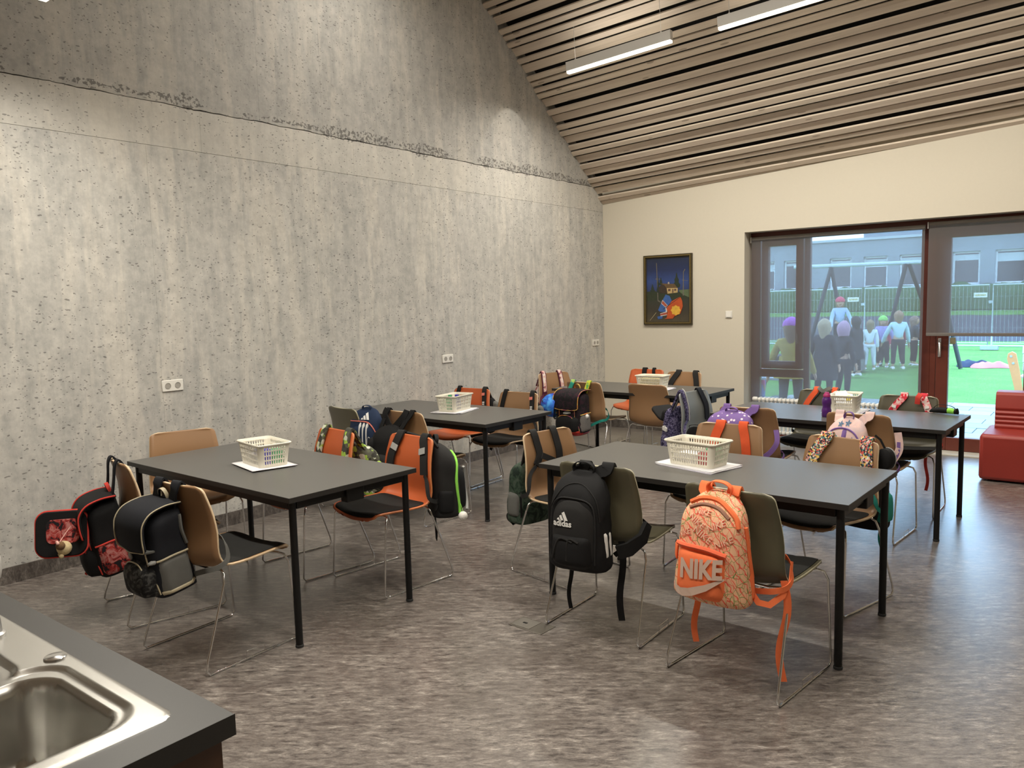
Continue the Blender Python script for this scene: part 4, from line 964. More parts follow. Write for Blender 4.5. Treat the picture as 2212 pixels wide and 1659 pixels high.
for tx, tz, rt_, sz in ((-.05, .335, -28, .036), (.035, .33, 28, .036), (-.02, .285, -28, .040), (.07, .27, 28, .036), (-.105, .275, 28, .032), (-.03, .372, 0, .028)):
    b.flat('small_print', fab('print_coral', (.85, .16, .10)), *textmesh('NIKE', sz, shear=.1, bold=.0004), tx+.0022, tz-.002, .0035, rot=rt_); b.flat('small_print', fab('print_peach', (.90, .60, .42)), *textmesh('NIKE', sz, shear=.1), tx, tz, .0048, rot=rt_)
b.handle(F_ORG, .095, .050, .030, y=-.03); b.strap(F_ORG, -.05, -.085, -.09, wrap=0, w=.055); b.strap(F_ORG, .055, .045, .09, wrap=1, w=.055, zf=.6, low=.49)
b.tail(F_ORG, -.105, .27, .026, zb=.03); b.tail(F_ORG, .255, .42, .030, y=.02, zb=.105, sway=.016)
MB().ribbon([b.inv@Vector(p) for p in ((.12, -.215, .435), (.16, -.225, .40), (.20, -.21, .395), (.235, -.17, .43), (.243, -.12, .47), (.235, -.09, .55))], [(0, -1, .2), (0, -1, .3), (.2, -1, .5), (.8, -.8, .2), (1, -.2, 0), (1, 0, 0)], .026, .003).build('lower_webbing', F_ORG, b.t)
# --- satchel type school bags
def satchel(label, ch, x, zt, w, h, d, mt, lidm, trim, tilt, roll=0, twist=0, pocket=None, side=None, y=None, lidlow=.42, trimr=.0045):
    b = Bag(label, ch, x, zt, w, h, d, mt, tilt=tilt, roll=roll, twist=twist, n=5, taper=.06, rt=.07, rb=.03, y=y, wr=1.2)
    # lid: over the top and down the front
    m = MB(); Wd = b.w/2*.97
    path = [(-.02*0, h+.004), (-b.d*.35, h+.014), (-b.d*.72, h+.004), (-b.d*.95, h-.035), (-b.d*1.03, h-.09), (-b.d*1.05, h*(1-lidlow)+.02), (-b.d*1.03, h*(1-lidlow))]
    Pp = smoothpath([(0, p[0], p[1]) for p in path], 4)
    def fn(u, v):
        i = min(len(Pp)-1, int(round(v*(len(Pp)-1)))); p = Pp[i]; ww = Wd*(1 if v < .8 else 1-.55*((v-.8)/.2)**2.2)
        return (ww*(2*u-1), p.y-.012*math.sin(PI*u)*min(1, v*3), p.z+.008*math.sin(PI*u)*(1-v))
    m.grid(fn, 12, len(Pp)-1); ld = m.build('lid_flap', lidm, b.t, ang=60); so = ld.modifiers.new('t', 'SOLIDIFY'); so.thickness = .009; so.offset = 1
    ed = [fn(0, k/(len(Pp)-1)) for k in range(len(Pp))]+[fn(k/8, 1) for k in range(1, 8)]+[fn(1, k/(len(Pp)-1)) for k in range(len(Pp)-1, -1, -1)]
    MB().tube([Vector(p)+Vector((0, -.004, 0)) for p in ed], trimr, 6).build('lid_piping', trim, ld)
    b.patch('front_pocket', pocket or mt, -w*.44, w*.44, .012, h*.44, .055, 5, 3.2, bulge=.7)
    b.line('pocket_piping', trim, [(-w*.36, h*.30), (-w*.22, h*.42), (0, h*.45), (w*.22, h*.42), (w*.36, h*.30)], .0035, .03)
    for f, sg in (('left', -1), ('right', 1)):
        b.patch('side_pocket', side or MESHM, -d*.88, -d*.12, .012, h*.46, .016, 6, face=f, bulge=.4, nu=8); b.line('side_hem', trim, [(-d*.86, h*.46), (-d*.5, h*.47), (-d*.14, h*.46)], .005, .012, face=f)
        b.line('side_piping', trim, [(-d*.93, .03), (-d*.95, h*.3), (-d*.95, h*.6), (-d*.86, h*.86)], .0035, .003, face=f)
    b.handle(trim, .06, .065, .018, y=-.008)
    return b
b = satchel('red and black school bag with open side flap, farthest left', 'A1', -.03, .665, .27, .40, .20, F_BLK, F_BLK, F_RED, tilt=14, twist=-4, pocket=F_BLK, side=P_SPID, y=-.215)
for sx in (-.08, .08): b.strap(F_NVB, sx, sx*.9, sx*1.3, wrap=1, w=.035, webbing=F_RED, zf=.62)
b.patch('red_badge', F_RED, .02, .055, .03, .06, .058, 10, nu=4, nv=4)
# lid standing open to the side
m = MB(); m.rings([[Vector((x, y_, z)) for x, z in rrect(.120*k, .115*k, .055, 6)] for y_, k in ((-.016, .96), (-.008, 1), (.008, 1), (.016, .96))])
lidM = Matrix.Translation((.045, -.285, .295))@Matrix.Rotation(R(72), 4, 'Z')@Matrix.Rotation(R(-16), 4, 'X')@Matrix.Rotation(R(14), 4, 'Y')
m.v = [tuple(lidM@Vector(p)) for p in m.v]; lo = m.build('open_flap', F_BLK, b.t, ang=50); lo['label'] = 'lid standing open with red picture print'
for sg_ in (-1, 1):
    mp = MB(); mp.rings([[lidM@Vector((x+.008, sg_*y_, z+.012)) for x, z in rrect(.078*k, .062*k, .03, 5)][::sg_] for y_, k in ((.014, 1), (.019, .97))]); mp.build('picture_print', P_SPID, lo)
MB().tube([lidM@Vector((x, -.002, z)) for x, z in rrect(.121, .116, .055, 6)], .006, 6, closed=True).build('flap_piping', F_RED, lo)
kc = thing('plush_keychain', 'pale yellow plush charm hanging on the leftmost school bag', 'charm', M=b.M@Matrix.Translation((.100, -.30, .235)), group=None)
def ball(m, c, r, sx=1, sy=1, sz=1, n=10):
    rs = []
    for i in range(1, n): a = PI*i/n; rs.append([Vector(c)+Vector((sx*r*math.sin(a)*math.cos(2*PI*k/14), sy*r*math.sin(a)*math.sin(2*PI*k/14), -sz*r*math.cos(a))) for k in range(14)])
    return m.rings(rs)
PLU = pm('plush_cream', (.62, .50, .28), .95, var=.3, vs=120, bmp=.6, bs=200); PLB = pm('plush_brown', (.16, .09, .04), .95, var=.3, vs=120)
ball(MB(), (0, 0, 0), .036).build('plush_body', PLU, kc); ball(MB(), (.03, -.012, .025), .022).build('plush_head', PLB, kc)
for q in (-1, 1): ball(MB(), (.03+.015*q, -.02, .045), .008).build('plush_ear', F_PINK, kc)
for q in (-1, 1): ball(MB(), (.02*q, -.025, -.03), .012).build('plush_paw', PLU, kc)
MB().tube([(.03, -.01, .045), (.0, .03, .07), (-.01, .06, .09)], .002, 6).build('cord', F_PINK, kc)
b = satchel('navy black school satchel with cream piping near the counter', 'A2', -.06, .755, .265, .40, .20, F_NVB, F_NVB, F_CRM, tilt=10, twist=-3, pocket=patt('black_fur', 'mottle', [(.008, .008, .009), (.02, .02, .02), (.09, .09, .085)], 26), side=F_GREY, y=-.195, trimr=.003)
for sx in (-.07, .07): b.strap(F_NVB, sx, sx*1.05-.03, sx*1.5, wrap=1, w=.06, webbing=F_GREY, zf=.62)
b.patch('reflective_band', F_CRM, -.185, -.015, .020, .045, .020, 14, face='right', nu=6, nv=4); b.line('reflective_stripe', F_GREY, [(-.02, .35), (-.03, .28), (-.02, .21)], .008, .004, face='right')
b.patch('lid_band', F_GREY, -.125, .115, .222, .236, .028, 14, nv=4); b.patch('buckle', F_LG, .09, .12, .17, .19, .018, 12, nu=4, nv=4)
MB().lathe([(.017, 0), (.017, .004), (.013, .006), (.0001, .006)], 16, Matrix.Translation((-.06, b.front(-.06, .19)-.010, .19))@Matrix.Rotation(PI/2, 4, 'X')).build('round_badge', F_LG, b.t)
# --- D2 satchel with rainbow piping, helmet, bottle
b = satchel('black school satchel with rainbow piping and two bright straps', 'D2', -.03, .76, .31, .40, .21, P_DARK, P_DARK, patt('rainbow_piping', 'mottle', [(.60, .20, .05), (.55, .42, .10), (.30, .05, .12)], 6), tilt=3, pocket=F_BLK, y=-.225)
b.strap(patt('green_turquoise', 'mottle', [(.02, .25, .18), (.05, .40, .30), (.45, .60, .10)], 9), -.10, -.11, -.12, wrap=0, w=.045); b.strap(patt('yellow_green', 'mottle', [(.05, .35, .10), (.60, .62, .05), (.70, .60, .08)], 9), .10, .085, .12, wrap=1, w=.045, webbing=F_TEAL)
b.patch('oval_badge', F_LG, -.045, .045, .185, .215, .034, 2, nu=8, nv=6); b.line('lid_line', F_CRM, [(-.06, .33), (.07, .325)], .003, .016)
m = MB(); ball(m, (.16, -.10, .16), .024); m.build('bottle_cap', F_WHT, b.t); b.patch('base_shell', F_RED, -.15, .15, -.012, .03, .012, 3, 8)
MB().rings([[Vector((x, y_-.10, z)) for x, y_ in rrect(.14*k, .095*k, .05)] for z, k in ((-.034, .55), (-.024, .86), (-.01, 1), (.0, .98))]).build('red_base', pm('red_base_shell', (.34, .02, .02), .35), b.t)
def helmet(label, M, colm, colb, rr_=.115):
    t = thing('bike_helmet', label, 'helmet', M=M)
    rs = []; N = 28
    for i in range(9):
        a = PI/2*i/9; z = rr_*.95*math.sin(a); r_ = rr_*math.cos(a); rs.append([Vector((r_*.86*math.cos(2*PI*k/N), r_*1.12*math.sin(2*PI*k/N), z)) for k in range(N)])
    inner = [[p*.84 for p in r] for r in reversed(rs)]
    m = MB(); m.rings([[p*1.0+Vector((0, 0, -.035)) for p in [Vector((q.x, q.y, 0)) for q in rs[0]]]]+rs, caps=True); m.build('helmet_shell', colm, t, ang=50)
    for q in (-.05, -.017, .017, .05): m = MB(); m.rings([[Vector((q*1.1+.008*math.cos(a), y_, 0)) for a in (0,)] for y_ in (0,)]) if False else None
    for q in (-1, 0, 1):
        for yy in (-.07, -.02, .03, .075):
            x = q*.045; z = rr_*.95*math.sqrt(max(.05, 1-(x/(rr_*.86))**2-(yy/(rr_*1.12))**2)); m = MB(); ball(m, (x, yy, z-.004), .017, .55, 1.2, .5); m.build('air_vent', BLACKM, t)
    MB().tube(circle((0, 0, -.033), rr_*.98, 24, 'z'), .006, 6, closed=True).build('rim_band', colb, t)
    for sx in (-1, 1): MB().ribbon([(sx*.09, -.02, -.03), (sx*.06, -.005, -.10), (0, 0, -.135)], [(sx, 0, 0)]*3, .014, .002).build('chin_strap', BLACKM, t)
    return t
helmet('glossy blue bike helmet hanging left of the rainbow piped satchel', b.M@Matrix.Translation((-.215, -.13, .25))@Matrix.Rotation(R(-80), 4, 'Y')@Matrix.Rotation(R(25), 4, 'X'), patt('blue_helmet', 'mottle', [(.03, .05, .40), (.03, .16, .62), (.08, .35, .80)], 7), F_NVB, .135)
# --- B1 green camouflage bag
b = Bag('dark green camouflage backpack hanging left of the right front table', 'B1', .04, .66, .29, .40, .17, P_GCAM, tilt=2, rt=.09, n=3.4, y=-.235)
b.patch('front_pocket', P_GCAM, -.12, .12, .02, .20, .035, 5, 3); b.patch('top_pocket', P_GCAM, -.11, .11, .22, .34, .02, 5, 3); b.patch('side_pocket', F_GREY, -.13, -.03, .05, .2, .014, 6, face='right'); b.patch('side_pocket', F_GREY, -.13, -.03, .05, .2, .014, 6, face='left')
b.strap(F_BLK2, .08, .11, .09, wrap=1, w=.05, zf=.64, x3=.13); b.strap(F_BLK2, -.06, -.06, -.08, wrap=1, w=.05) ; b.patch('dark_base', F_BLK, -.14, .14, -.02, .06, .03, 5)
ee = b.inv
MB().ribbon([ee@Vector(p) for p in ((.10, -.12, .70), (.02, -.10, .66), (-.02, -.11, .60), (-.05, -.12, .56))], [(0, 1, 0)]*4, .035, .01).build('strap_fold', F_BLK2, b.t, ang=60)
# --- A4 camouflage bag
b = Bag('black and lime camouflage backpack behind the nearest left table', 'A4', -.06, .745, .30, .42, .17, P_CAMO, tilt=-4, rt=.10, taper=.08, y=-.24)
b.patch('front_pocket', P_CAMO, -.12, .12, .02, .22, .045, 5, 3); b.line('pocket_zip', F_BLK, [(-.11, .17), (0, .215), (.11, .17)], .004, .035)
b.strap(P_CAMO, .10, .135, .165, wrap=1, w=.055, zf=.62, t=.012); b.strap(P_CAMO, -.09, -.14, -.15, wrap=1, w=.06, t=.014, zf=.62); b.handle(F_BLK)
b.patch('side_pocket', P_CAMO, -.14, -.02, .10, .30, .05, 4, face='left')
# --- A5 black bag with lime arcs
b = Bag('black backpack with lime green arc stripe and white pompom', 'A5', -.10, .80, .31, .44, .19, F_BLK2, tilt=3, rt=.13, n=2.8, y=-.235, twist=-30)
b.line('grey_chevron', F_LG, [(-.10, .04), (-.02, .12), (.01, .19), (-.04, .29)], .009, .036)
b.line('lime_arc', F_LIME, [(-.13, .03), (-.135, .22), (-.10, .34), (0, .375), (.10, .34), (.135, .22), (.13, .03)], .009, .004)
b.patch('front_pocket', F_BLK, -.11, .11, .03, .30, .034, 5, 3, bulge=.2); b.patch('side_mesh', F_BLK, -.13, -.03, .03, .17, .012, 5, face='left')
b.strap(F_BLK2, .09, .115, .17, wrap=1, w=.060, zf=.62, t=.012); b.strap(F_BLK2, -.08, -.12, -.165, wrap=1, w=.060, zf=.62, t=.012); b.handle(F_BLK)
for sx, xx in ((1, .135), (-1, -.14)):
    MB().ribbon([b.inv@Vector((xx-.008*sx, back_y(xx, .775)+.030, .775)), b.inv@Vector((xx+.002*sx, back_y(xx, .74)+.032, .74))], [b.inv.to_3x3()@Vector((0, 1, 0))]*2, .058, .003).build('reflective_patch', F_LG, b.t)
b.tail(F_BLK, -.13, .15, .022)
kc = thing('pompom_charm', 'white fluffy pompom dangling from the lime trimmed backpack', 'charm', M=b.M@Matrix.Translation((-.155, -.18, .015)))
ball(MB(), (0, 0, 0), .028).build('pompom', pm('pompom_white', (.80, .78, .72), .95, bmp=.8, bs=250), kc); MB().tube([(0, 0, .025), (.01, .01, .06), (.02, .02, .09)], .0018, 6).build('cord', F_LIME, kc)
# --- C1 blue sports bag on the seat
Mc = cmat(*CHAIRS['C1'][:3]); Mb = Mc@Matrix.Translation((.20, -.035, .458))@Matrix.Rotation(R(22), 4, 'Z')@Matrix.Rotation(R(4), 4, 'X')
b = Bag('navy backpack with white stripes and coral trim beside the olive chair', None, 0, 0, .29, .385, .13, F_NAVY, free=Mb, taper=.05, rt=.14, n=3)
b.line('coral_piping', F_COR, [(-.12, .29), (-.04, .292), (.05, .285), (.10, .24), (.125, .17), (.13, .06)], .0045, .005); b.patch('front_pocket', F_NAVY, -.12, .12, .02, .26, .018, 7, 4)
for q in range(3): b.patch('white_stripe', F_WHT, -.030+q*.032, -.009+q*.032, .045, .285, .021, 14, nu=3)
vs, fs = three_stripe_logo(1.45); b.flat('logo_print', F_WHT, vs, fs, .020, .305, .006); b.handle(F_NAVY, .07, .03, .02)
b.flat('logo_lettering', F_WHT, *textmesh('adidas', .030, bold=.0008), -.018, .298, .006) if False else None
# --- C2 black bag, V straps
b = Bag('plain black backpack hanging low on the tan chair before the second table', 'C2', -.05, .735, .31, .42, .16, F_BLK, tilt=0, rt=.11, y=-.235)
b.patch('front_pocket', F_BLK2, -.12, .12, .03, .22, .03, 5, 3); b.patch('cap_brim', F_BLK, -.16, -.08, .22, .33, .04, 2.2); b.line('grey_rim', F_LG, [(-.15, .25), (-.12, .33), (-.085, .335)], .003, .045)
I = b.inv
for P_ in (((-.15, -.205, .845), (-.16, -.225, .80), (-.12, -.235, .745), (-.07, -.245, .70)), ((.07, -.205, .848), (.055, -.228, .80), (-.01, -.235, .74), (-.05, -.245, .70))):
    MB().ribbon([I@Vector(p) for p in smoothpath(P_, 4)], I.to_3x3()@Vector((0, -1, .1)), .055, .009).build('shoulder_strap', F_BLK, b.t, ang=60)
b.strap(F_BLK, .10, .12, .15, wrap=1, w=.04); b.strap(F_BLK, -.12, -.15, -.17, wrap=1, w=.04)
# --- C3, C4 black bags with lettered straps
for ch, lab in (('C3', 'black backpack with lettered strap on the orange chair by the wall'), ('C4', 'black backpack with lettered strap on the tan chair, second table')):
    b = Bag(lab, ch, 0 if ch == 'C4' else -.04, .78, .30, .43, .17, F_BLK, tilt=1, rt=.11, y=-.225, group='black backpacks with lettered straps')
    b.patch('front_pocket', F_BLK2, -.12, .12, .03, .22, .03, 5, 3); b.strap(F_BLK, .12, .15, .17, wrap=1, w=.040, zf=.62); b.strap(F_BLK2, -.11, -.145, -.165, wrap=1, w=.044, zf=.60, t=.010); b.handle(F_BLK2, .10, .05)
    Li = b.inv.to_3x3()@Vector((0, 1, 0)); f_ = lambda x, z, o=.0285: b.inv@Vector((x, back_y(x, z)+o, z))
    MB().ribbon([f_(-.143, .80, .030), f_(-.146, .775, .030)], [Li]*2, .034, .002).build('coral_patch', F_COR, b.t)
    for q in range(5): MB().ribbon([f_(-.158-.001*q, .72-.017*q), f_(-.159-.001*q, .709-.017*q)], [Li]*2, .022, .002).build('strap_letter', F_WHT, b.t)
    b.patch('side_handle', F_GREY, -.12, -.04, .25, .36, .03, 3, face='left'); b.tail(F_BLK, -.11, .12, .028)
# --- D1, D4, D5, E1 ...
b = Bag('pink petal patterned backpack with maroon trim by the wall corner', 'D1', .05, .72, .29, .40, .115, P_PMAR, tilt=-2, rt=.11, y=-.225)
b.patch('front_pocket', F_MAR, -.12, .12, .02, .20, .03, 5, 3); b.patch('side_pocket', F_MAR, -.13, -.02, .03, .22, .02, 5, face='right')
for sx in (.135, -.09):
    b.strap(F_MAR, sx*.8, sx, sx*1.1, wrap=1, w=.058, zf=.60, t=.010); b.strap(P_PMAR, sx*.8, sx+.003, sx*1.1, wrap=0, w=.038, zf=.63, t=.017, name='padded_strap_face')
b = Bag('black backpack hidden behind the orange chair at the back wall', 'D4', 0, .78, .28, .40, .15, F_BLK, y=-.222); b.strap(F_BLK, -.09, -.08, -.10, wrap=0, w=.036); b.strap(F_BLK, .09, .035, .03, wrap=0, w=.055); b.handle(F_BLK, .06, .03)
b = Bag('black backpack hidden behind the tan chair under the painting', 'D5', 0, .78, .28, .40, .15, F_BLK2, y=-.222); b.strap(F_BLK2, -.10, -.13, -.17, wrap=0, w=.06); b.strap(F_BLK2, .09, .08, .17, wrap=0, w=.06); b.patch('front_pocket', F_BLK, -.1, .1, .03, .2, .03)
b = Bag('speckled violet backpack with open black flap on the grey chair', 'E1', .06, .71, .29, .44, .17, P_VIO, tilt=1, rt=.07, n=3.4, y=-.235, twist=-12)
b.patch('front_pocket', P_VIO, -.12, .12, .02, .21, .035, 6, 5); b.patch('flap_lining', F_BLK, -.13, .13, .30, .42, .05, 4); b.patch('side_pocket', P_VIO, -.14, -.03, .03, .19, .02, 6, face='right')
MB().rings([[Vector((x, y_, z)) for x, z in rrect(.12*k, .07*k, .04)] for y_, k in ((-.20, .9), (-.192, 1), (-.18, .95))]).v and None
m = MB(); fl = Matrix.Translation((0, -.22, .36))@Matrix.Rotation(R(52), 4, 'X'); m.rings([[fl@Vector((x, y_, z)) for x, z in rrect(.125*k, .09*k, .05)] for y_, k in ((-.012, .9), (-.006, 1), (.006, 1), (.012, .95))]); m.build('open_flap', F_BLK, b.t, ang=50)
MB().box(-.03, .03, -.014, .0, -.015, .02, M=Matrix.Translation((.142, -.07, .245))@Matrix.Rotation(R(85), 4, 'Z')@Matrix.Rotation(R(12), 4, 'Y')).build('white_tag', F_WHT, b.t, bev=.003); MB().box(-.01, .01, -.013, -.002, .018, .03, M=Matrix.Translation((.142, -.07, .245))@Matrix.Rotation(R(85), 4, 'Z')).build('tag_tab', F_WHT, b.t)
b.strap(P_VIO, .10, .15, .13, wrap=1, w=.055, zf=.60, t=.014); b.strap(F_NVB, -.08, -.10, -.15, wrap=1, w=.055, zf=.58, t=.012); b.strap(F_LG, .10, .135, .12, wrap=0, w=.014, zf=.60, t=.020, name='strap_trim'); b.line('light_zip', F_LG, [(-.10, .28), (0, .30), (.11, .28)], .003, .004)
b = Bag('purple backpack with pale flecks hanging before the window table', 'E2', -.085, .815, .34, .44, .19, P_DOTS, tilt=7, rt=.09, n=3, taper=.04, y=-.215)
b.patch('front_pocket', P_DOTS, -.12, .12, .03, .22, .03, 5, 3); b.handle(F_PUR, .08, .035)
b.strap(F_PUR, -.08, -.14, -.12, wrap=1, w=.05, webbing=F_PUR); b.strap(F_PUR, .10, .07, .15, wrap=1, w=.055, zf=.55, low=.50, webbing=F_PUR, t=.012)
MB().ribbon([b.inv@Vector(p) for p in smoothpath([(.205, -.165, .68), (.225, -.20, .60), (.19, -.23, .53), (.13, -.25, .48), (.10, -.26, .44)], 4)], b.inv.to_3x3()@Vector((.5, -1, 0)), .034, .008).build('hanging_strap', F_PUR, b.t, ang=60); b.patch('side_pocket', P_DOTS, -.13, -.03, .03, .17, .02, 5, face='right')
b = Bag('pale pink backpack with purple webbing on the chair before the window', 'E3', -.03, .815, .31, .45, .17, P_PINK, tilt=2, rt=.15, taper=.2, n=2.6, y=-.215)
b.line('purple_piping', F_PUR, [(-.125, .30), (-.08, .372), (0, .388), (.07, .355), (.11, .27), (.13, .12)], .006, .003); b.patch('centre_tab', F_PUR, -.016, .016, .24, .385, .007, 12, nu=4); b.handle(F_PUR, .055, .045, .026)
b.patch('front_pocket', P_PINK, -.12, .115, .02, .23, .025, 5, 4); F_BFLW = fab('blue_flower', (.10, .20, .32))
for fx, fz in ((-.035, .412), (.01, .418), (.085, .30), (.085, .18), (-.10, .18), (.055, .32), (-.06, .33)):
    vs = []; fs = []
    for k in range(5):
        a = 2*PI*k/5+fx*30; c_, s__ = math.cos(a), math.sin(a); o_ = len(vs); vs += [(0, 0), (.010*c_-.005*s__, .010*s__+.005*c_), (.021*c_, .021*s__), (.010*c_+.005*s__, .010*s__-.005*c_)]; fs.append((o_, o_+1, o_+2, o_+3))
    b.flat('printed_flower', F_BFLW, vs, fs, fx, fz, .003 if fz > .23 else .028)
b.strap(P_PINK, -.07, -.105, -.10, wrap=1, w=.055, webbing=F_PUR); b.strap(P_PINK, .07, .085, .14, wrap=1, w=.055, zf=.55, webbing=F_PUR, low=.5)
MB().ribbon([b.inv@Vector(p) for p in smoothpath([(.235, -.13, .72), (.255, -.155, .62), (.23, -.19, .55), (.19, -.22, .48)], 4)], b.inv.to_3x3()@Vector((.7, -1, 0)), .045, .008).build('hanging_strap', P_PINK, b.t, ang=60)
MB().ribbon([b.inv@Vector(p) for p in smoothpath([(.245, -.145, .66), (.245, -.17, .58), (.205, -.21, .50)], 4)], b.inv.to_3x3()@Vector((.7, -1, 0)), .022, .014).build('hanging_webbing', F_PUR, b.t, ang=60)
b = Bag('backpack with two flat orange straps behind the right front table', 'B4', 0, .79, .29, .42, .16, F_BLK, y=-.222); b.strap(F_STR, .09, .06, .105, wrap=1, w=.060, zf=.60); b.strap(F_STR, -.09, -.085, -.12, wrap=1, w=.055, zf=.58)
b.patch('front_pocket', F_BLK2, -.11, .11, .03, .2, .03)
b = Bag('black open pouch with magenta tag left of the orange strapped chair', 'B4', .225, .80, .15, .21, .10, F_BLK, y=-.18, rt=.06, name='side_pouch'); b.patch('magenta_tag', F_MAG, .02, .06, .01, .09, .012, 5, face='right'); b.patch('magenta_tag', F_MAG, -.10, -.01, .005, .08, .012, 5, face='right'); b.handle(F_BLK2, .10, .02, .012); b.line('olive_rim', pm('olive_trim', (.10, .10, .06), .6), [(-.06, .16), (0, .19), (.06, .16)], .004, .003); b.strap(F_BLK, 0, -.04+.0, .14, wrap=0, w=.02) if False else None
b = Bag('backpack with small flower print straps and teal webbing', 'B5', -.05, .80, .30, .46, .17, F_BLK, y=-.222, tilt=2, rt=.10)
b.patch('teal_base', F_TEAL, -.14, .14, -.01, .06, .02, 5); b.strap(P_FLOR, .10, .10, .175, wrap=1, w=.070, zf=.60, t=.012, webbing=F_TEAL); b.strap(P_FLOR, -.09, -.135, -.165, wrap=1, w=.065, zf=.58, t=.012, webbing=F_TEAL)
Li = b.inv.to_3x3()@Vector((0, 1, 0)); f_ = lambda x, z, o=.031: b.inv@Vector((x, back_y(x, z)+o, z))
MB().ribbon([f_(.165, .68), f_(.185, .615)], [Li]*2, .036, .003).build('teal_tab', F_TEAL, b.t); MB().ribbon([f_(-.152, .68), f_(-.163, .60)], [Li]*2, .036, .003).build('teal_tab', F_TEAL, b.t); b.handle(F_TEAL, .10, .02, .02); b.tail(F_TEAL, -.15, .20, .018)
b.patch('front_pocket', F_TEAL, -.11, .11, .05, .24, .03); b.patch('side_pocket', F_TEAL, -.14, -.03, .04, .2, .02, face='left')
m = MB(); hm = b.M@Matrix.Translation((-.165, .0, .40)); t = thing('lunch_pouch', 'small round black pouch at the right of the flower strap bag', 'pouch', M=hm)
m.rings([[Vector((x, z, y_)) for x, y_ in [(.045*k*math.cos(2*PI*q/20), .058*k*math.sin(2*PI*q/20)) for q in range(20)]] for z, k in ((-.03, .8), (-.022, 1), (.022, 1), (.03, .8))]); m.build('pouch_body', F_BLK, t, ang=50); MB().tube([(.046*math.cos(2*PI*q/20), -.024, .059*math.sin(2*PI*q/20)) for q in range(20)], .003, 6, closed=True).build('pouch_zip', F_LG, t); MB().ribbon([(0, 0, .05), (.03, .0, .10), (.06, 0, .12)], (0, 1, 0), .012, .002).build('pouch_loop', F_BLK, t)
b = Bag('grey backpack with orange padded straps by the radiator', 'E4', 0, .80, .29, .42, .16, fab('olive_grey', (.06, .058, .045)), y=-.222, tilt=2)
for sx, xx in ((1, .07), (-1, -.08)): b.strap(F_GREY, sx*.06, xx, sx*.165, wrap=0, w=.062, zf=.62, t=.008); b.strap(F_STR, sx*.06, xx, sx*.16, wrap=1, w=.044, zf=.62, t=.015, name='orange_pad', webbing=F_BLK)
b.patch('front_pocket', F_GREY, -.11, .11, .03, .2, .03); b.handle(F_GREY, .07, .025, .02); MB().ribbon([b.inv@Vector(p) for p in smoothpath([(-.05, -.18, .855), (-.03, -.15, .845), (.0, -.14, .83), (.03, -.15, .845), (.05, -.18, .855)], 4)], b.inv.to_3x3()@Vector((0, 1, .3)), .03, .006).build('neck_loop', F_GREY, b.t)
b = Bag('backpack with red and white floral straps before the garden door', 'E5', 0, .80, .29, .42, .16, F_RED, y=-.222)
b.strap(P_RFLO, .09, .035, .14, wrap=1, w=.050, zf=.62, t=.012, webbing=F_RED); b.strap(P_RFLO, -.09, -.105, -.165, wrap=1, w=.050, zf=.60, t=.012, webbing=F_RED); b.patch('front_pocket', P_RFLO, -.11, .11, .03, .2, .03); b.tail(F_RED, -.13, .30, .022); b.handle(F_RED, .07, .03)
Li = b.inv.to_3x3()@Vector((0, 1, 0)); f_ = lambda x, z, o=.031: b.inv@Vector((x, back_y(x, z)+o, z))
for xx, zz in ((.095, .76), (-.13, .765)): MB().ribbon([f_(xx, zz), f_(xx*1.04, zz-.02)], [Li]*2, .03, .006).build('strap_buckle', F_WHT, b.t)
MB().ribbon([b.inv@Vector(p) for p in ((-.085, -.15, .85), (-.075, -.12, .83), (-.07, -.125, .78))], [Li]*3, .035, .02).build('red_pull', F_RED, b.t, ang=60)
# small black pouch with a lime end on the far table corner
t = thing('goggle_case', 'black pouch with lime green end at the window table corner', 'pouch', (-.975, 6.335, TH), R(-14)); t.scale = (.8, .8, .8)
MB().rings([[Vector((x, y_*k, .006+z*k)) for y_, z in [(.030*math.cos(2*PI*q/16), .028+.026*math.sin(2*PI*q/16)) for q in range(16)]] for x, k in ((-.13, .35), (-.11, .75), (-.04, 1), (.02, 1), (.028, .96))]).build('pouch_body', F_BLK, t, ang=50)
MB().rings([[Vector((x, y_*k, .006+z*k)) for y_, z in [(.030*math.cos(2*PI*q/16), .028+.026*math.sin(2*PI*q/16)) for q in range(16)]] for x, k in ((.028, 1), (.06, 1.02), (.085, .85))]).build('lime_end', F_LIME, t, ang=50)
MB().rings([[Vector((x, y_*k, .006+z*k)) for y_, z in [(.030*math.cos(2*PI*q/16), .028+.026*math.sin(2*PI*q/16)) for q in range(16)]] for x, k in ((.085, .9), (.105, 1.05), (.115, .6))]).build('black_end', F_BLK, t, ang=50)
MB().ribbon(smoothpath([(-.11, 0, .03), (-.07, 0, .075), (0, 0, .085), (.07, 0, .070), (.11, 0, .03)], 4), (0, 0, 1), .014, .003).build('carry_strap', F_BLK, t)
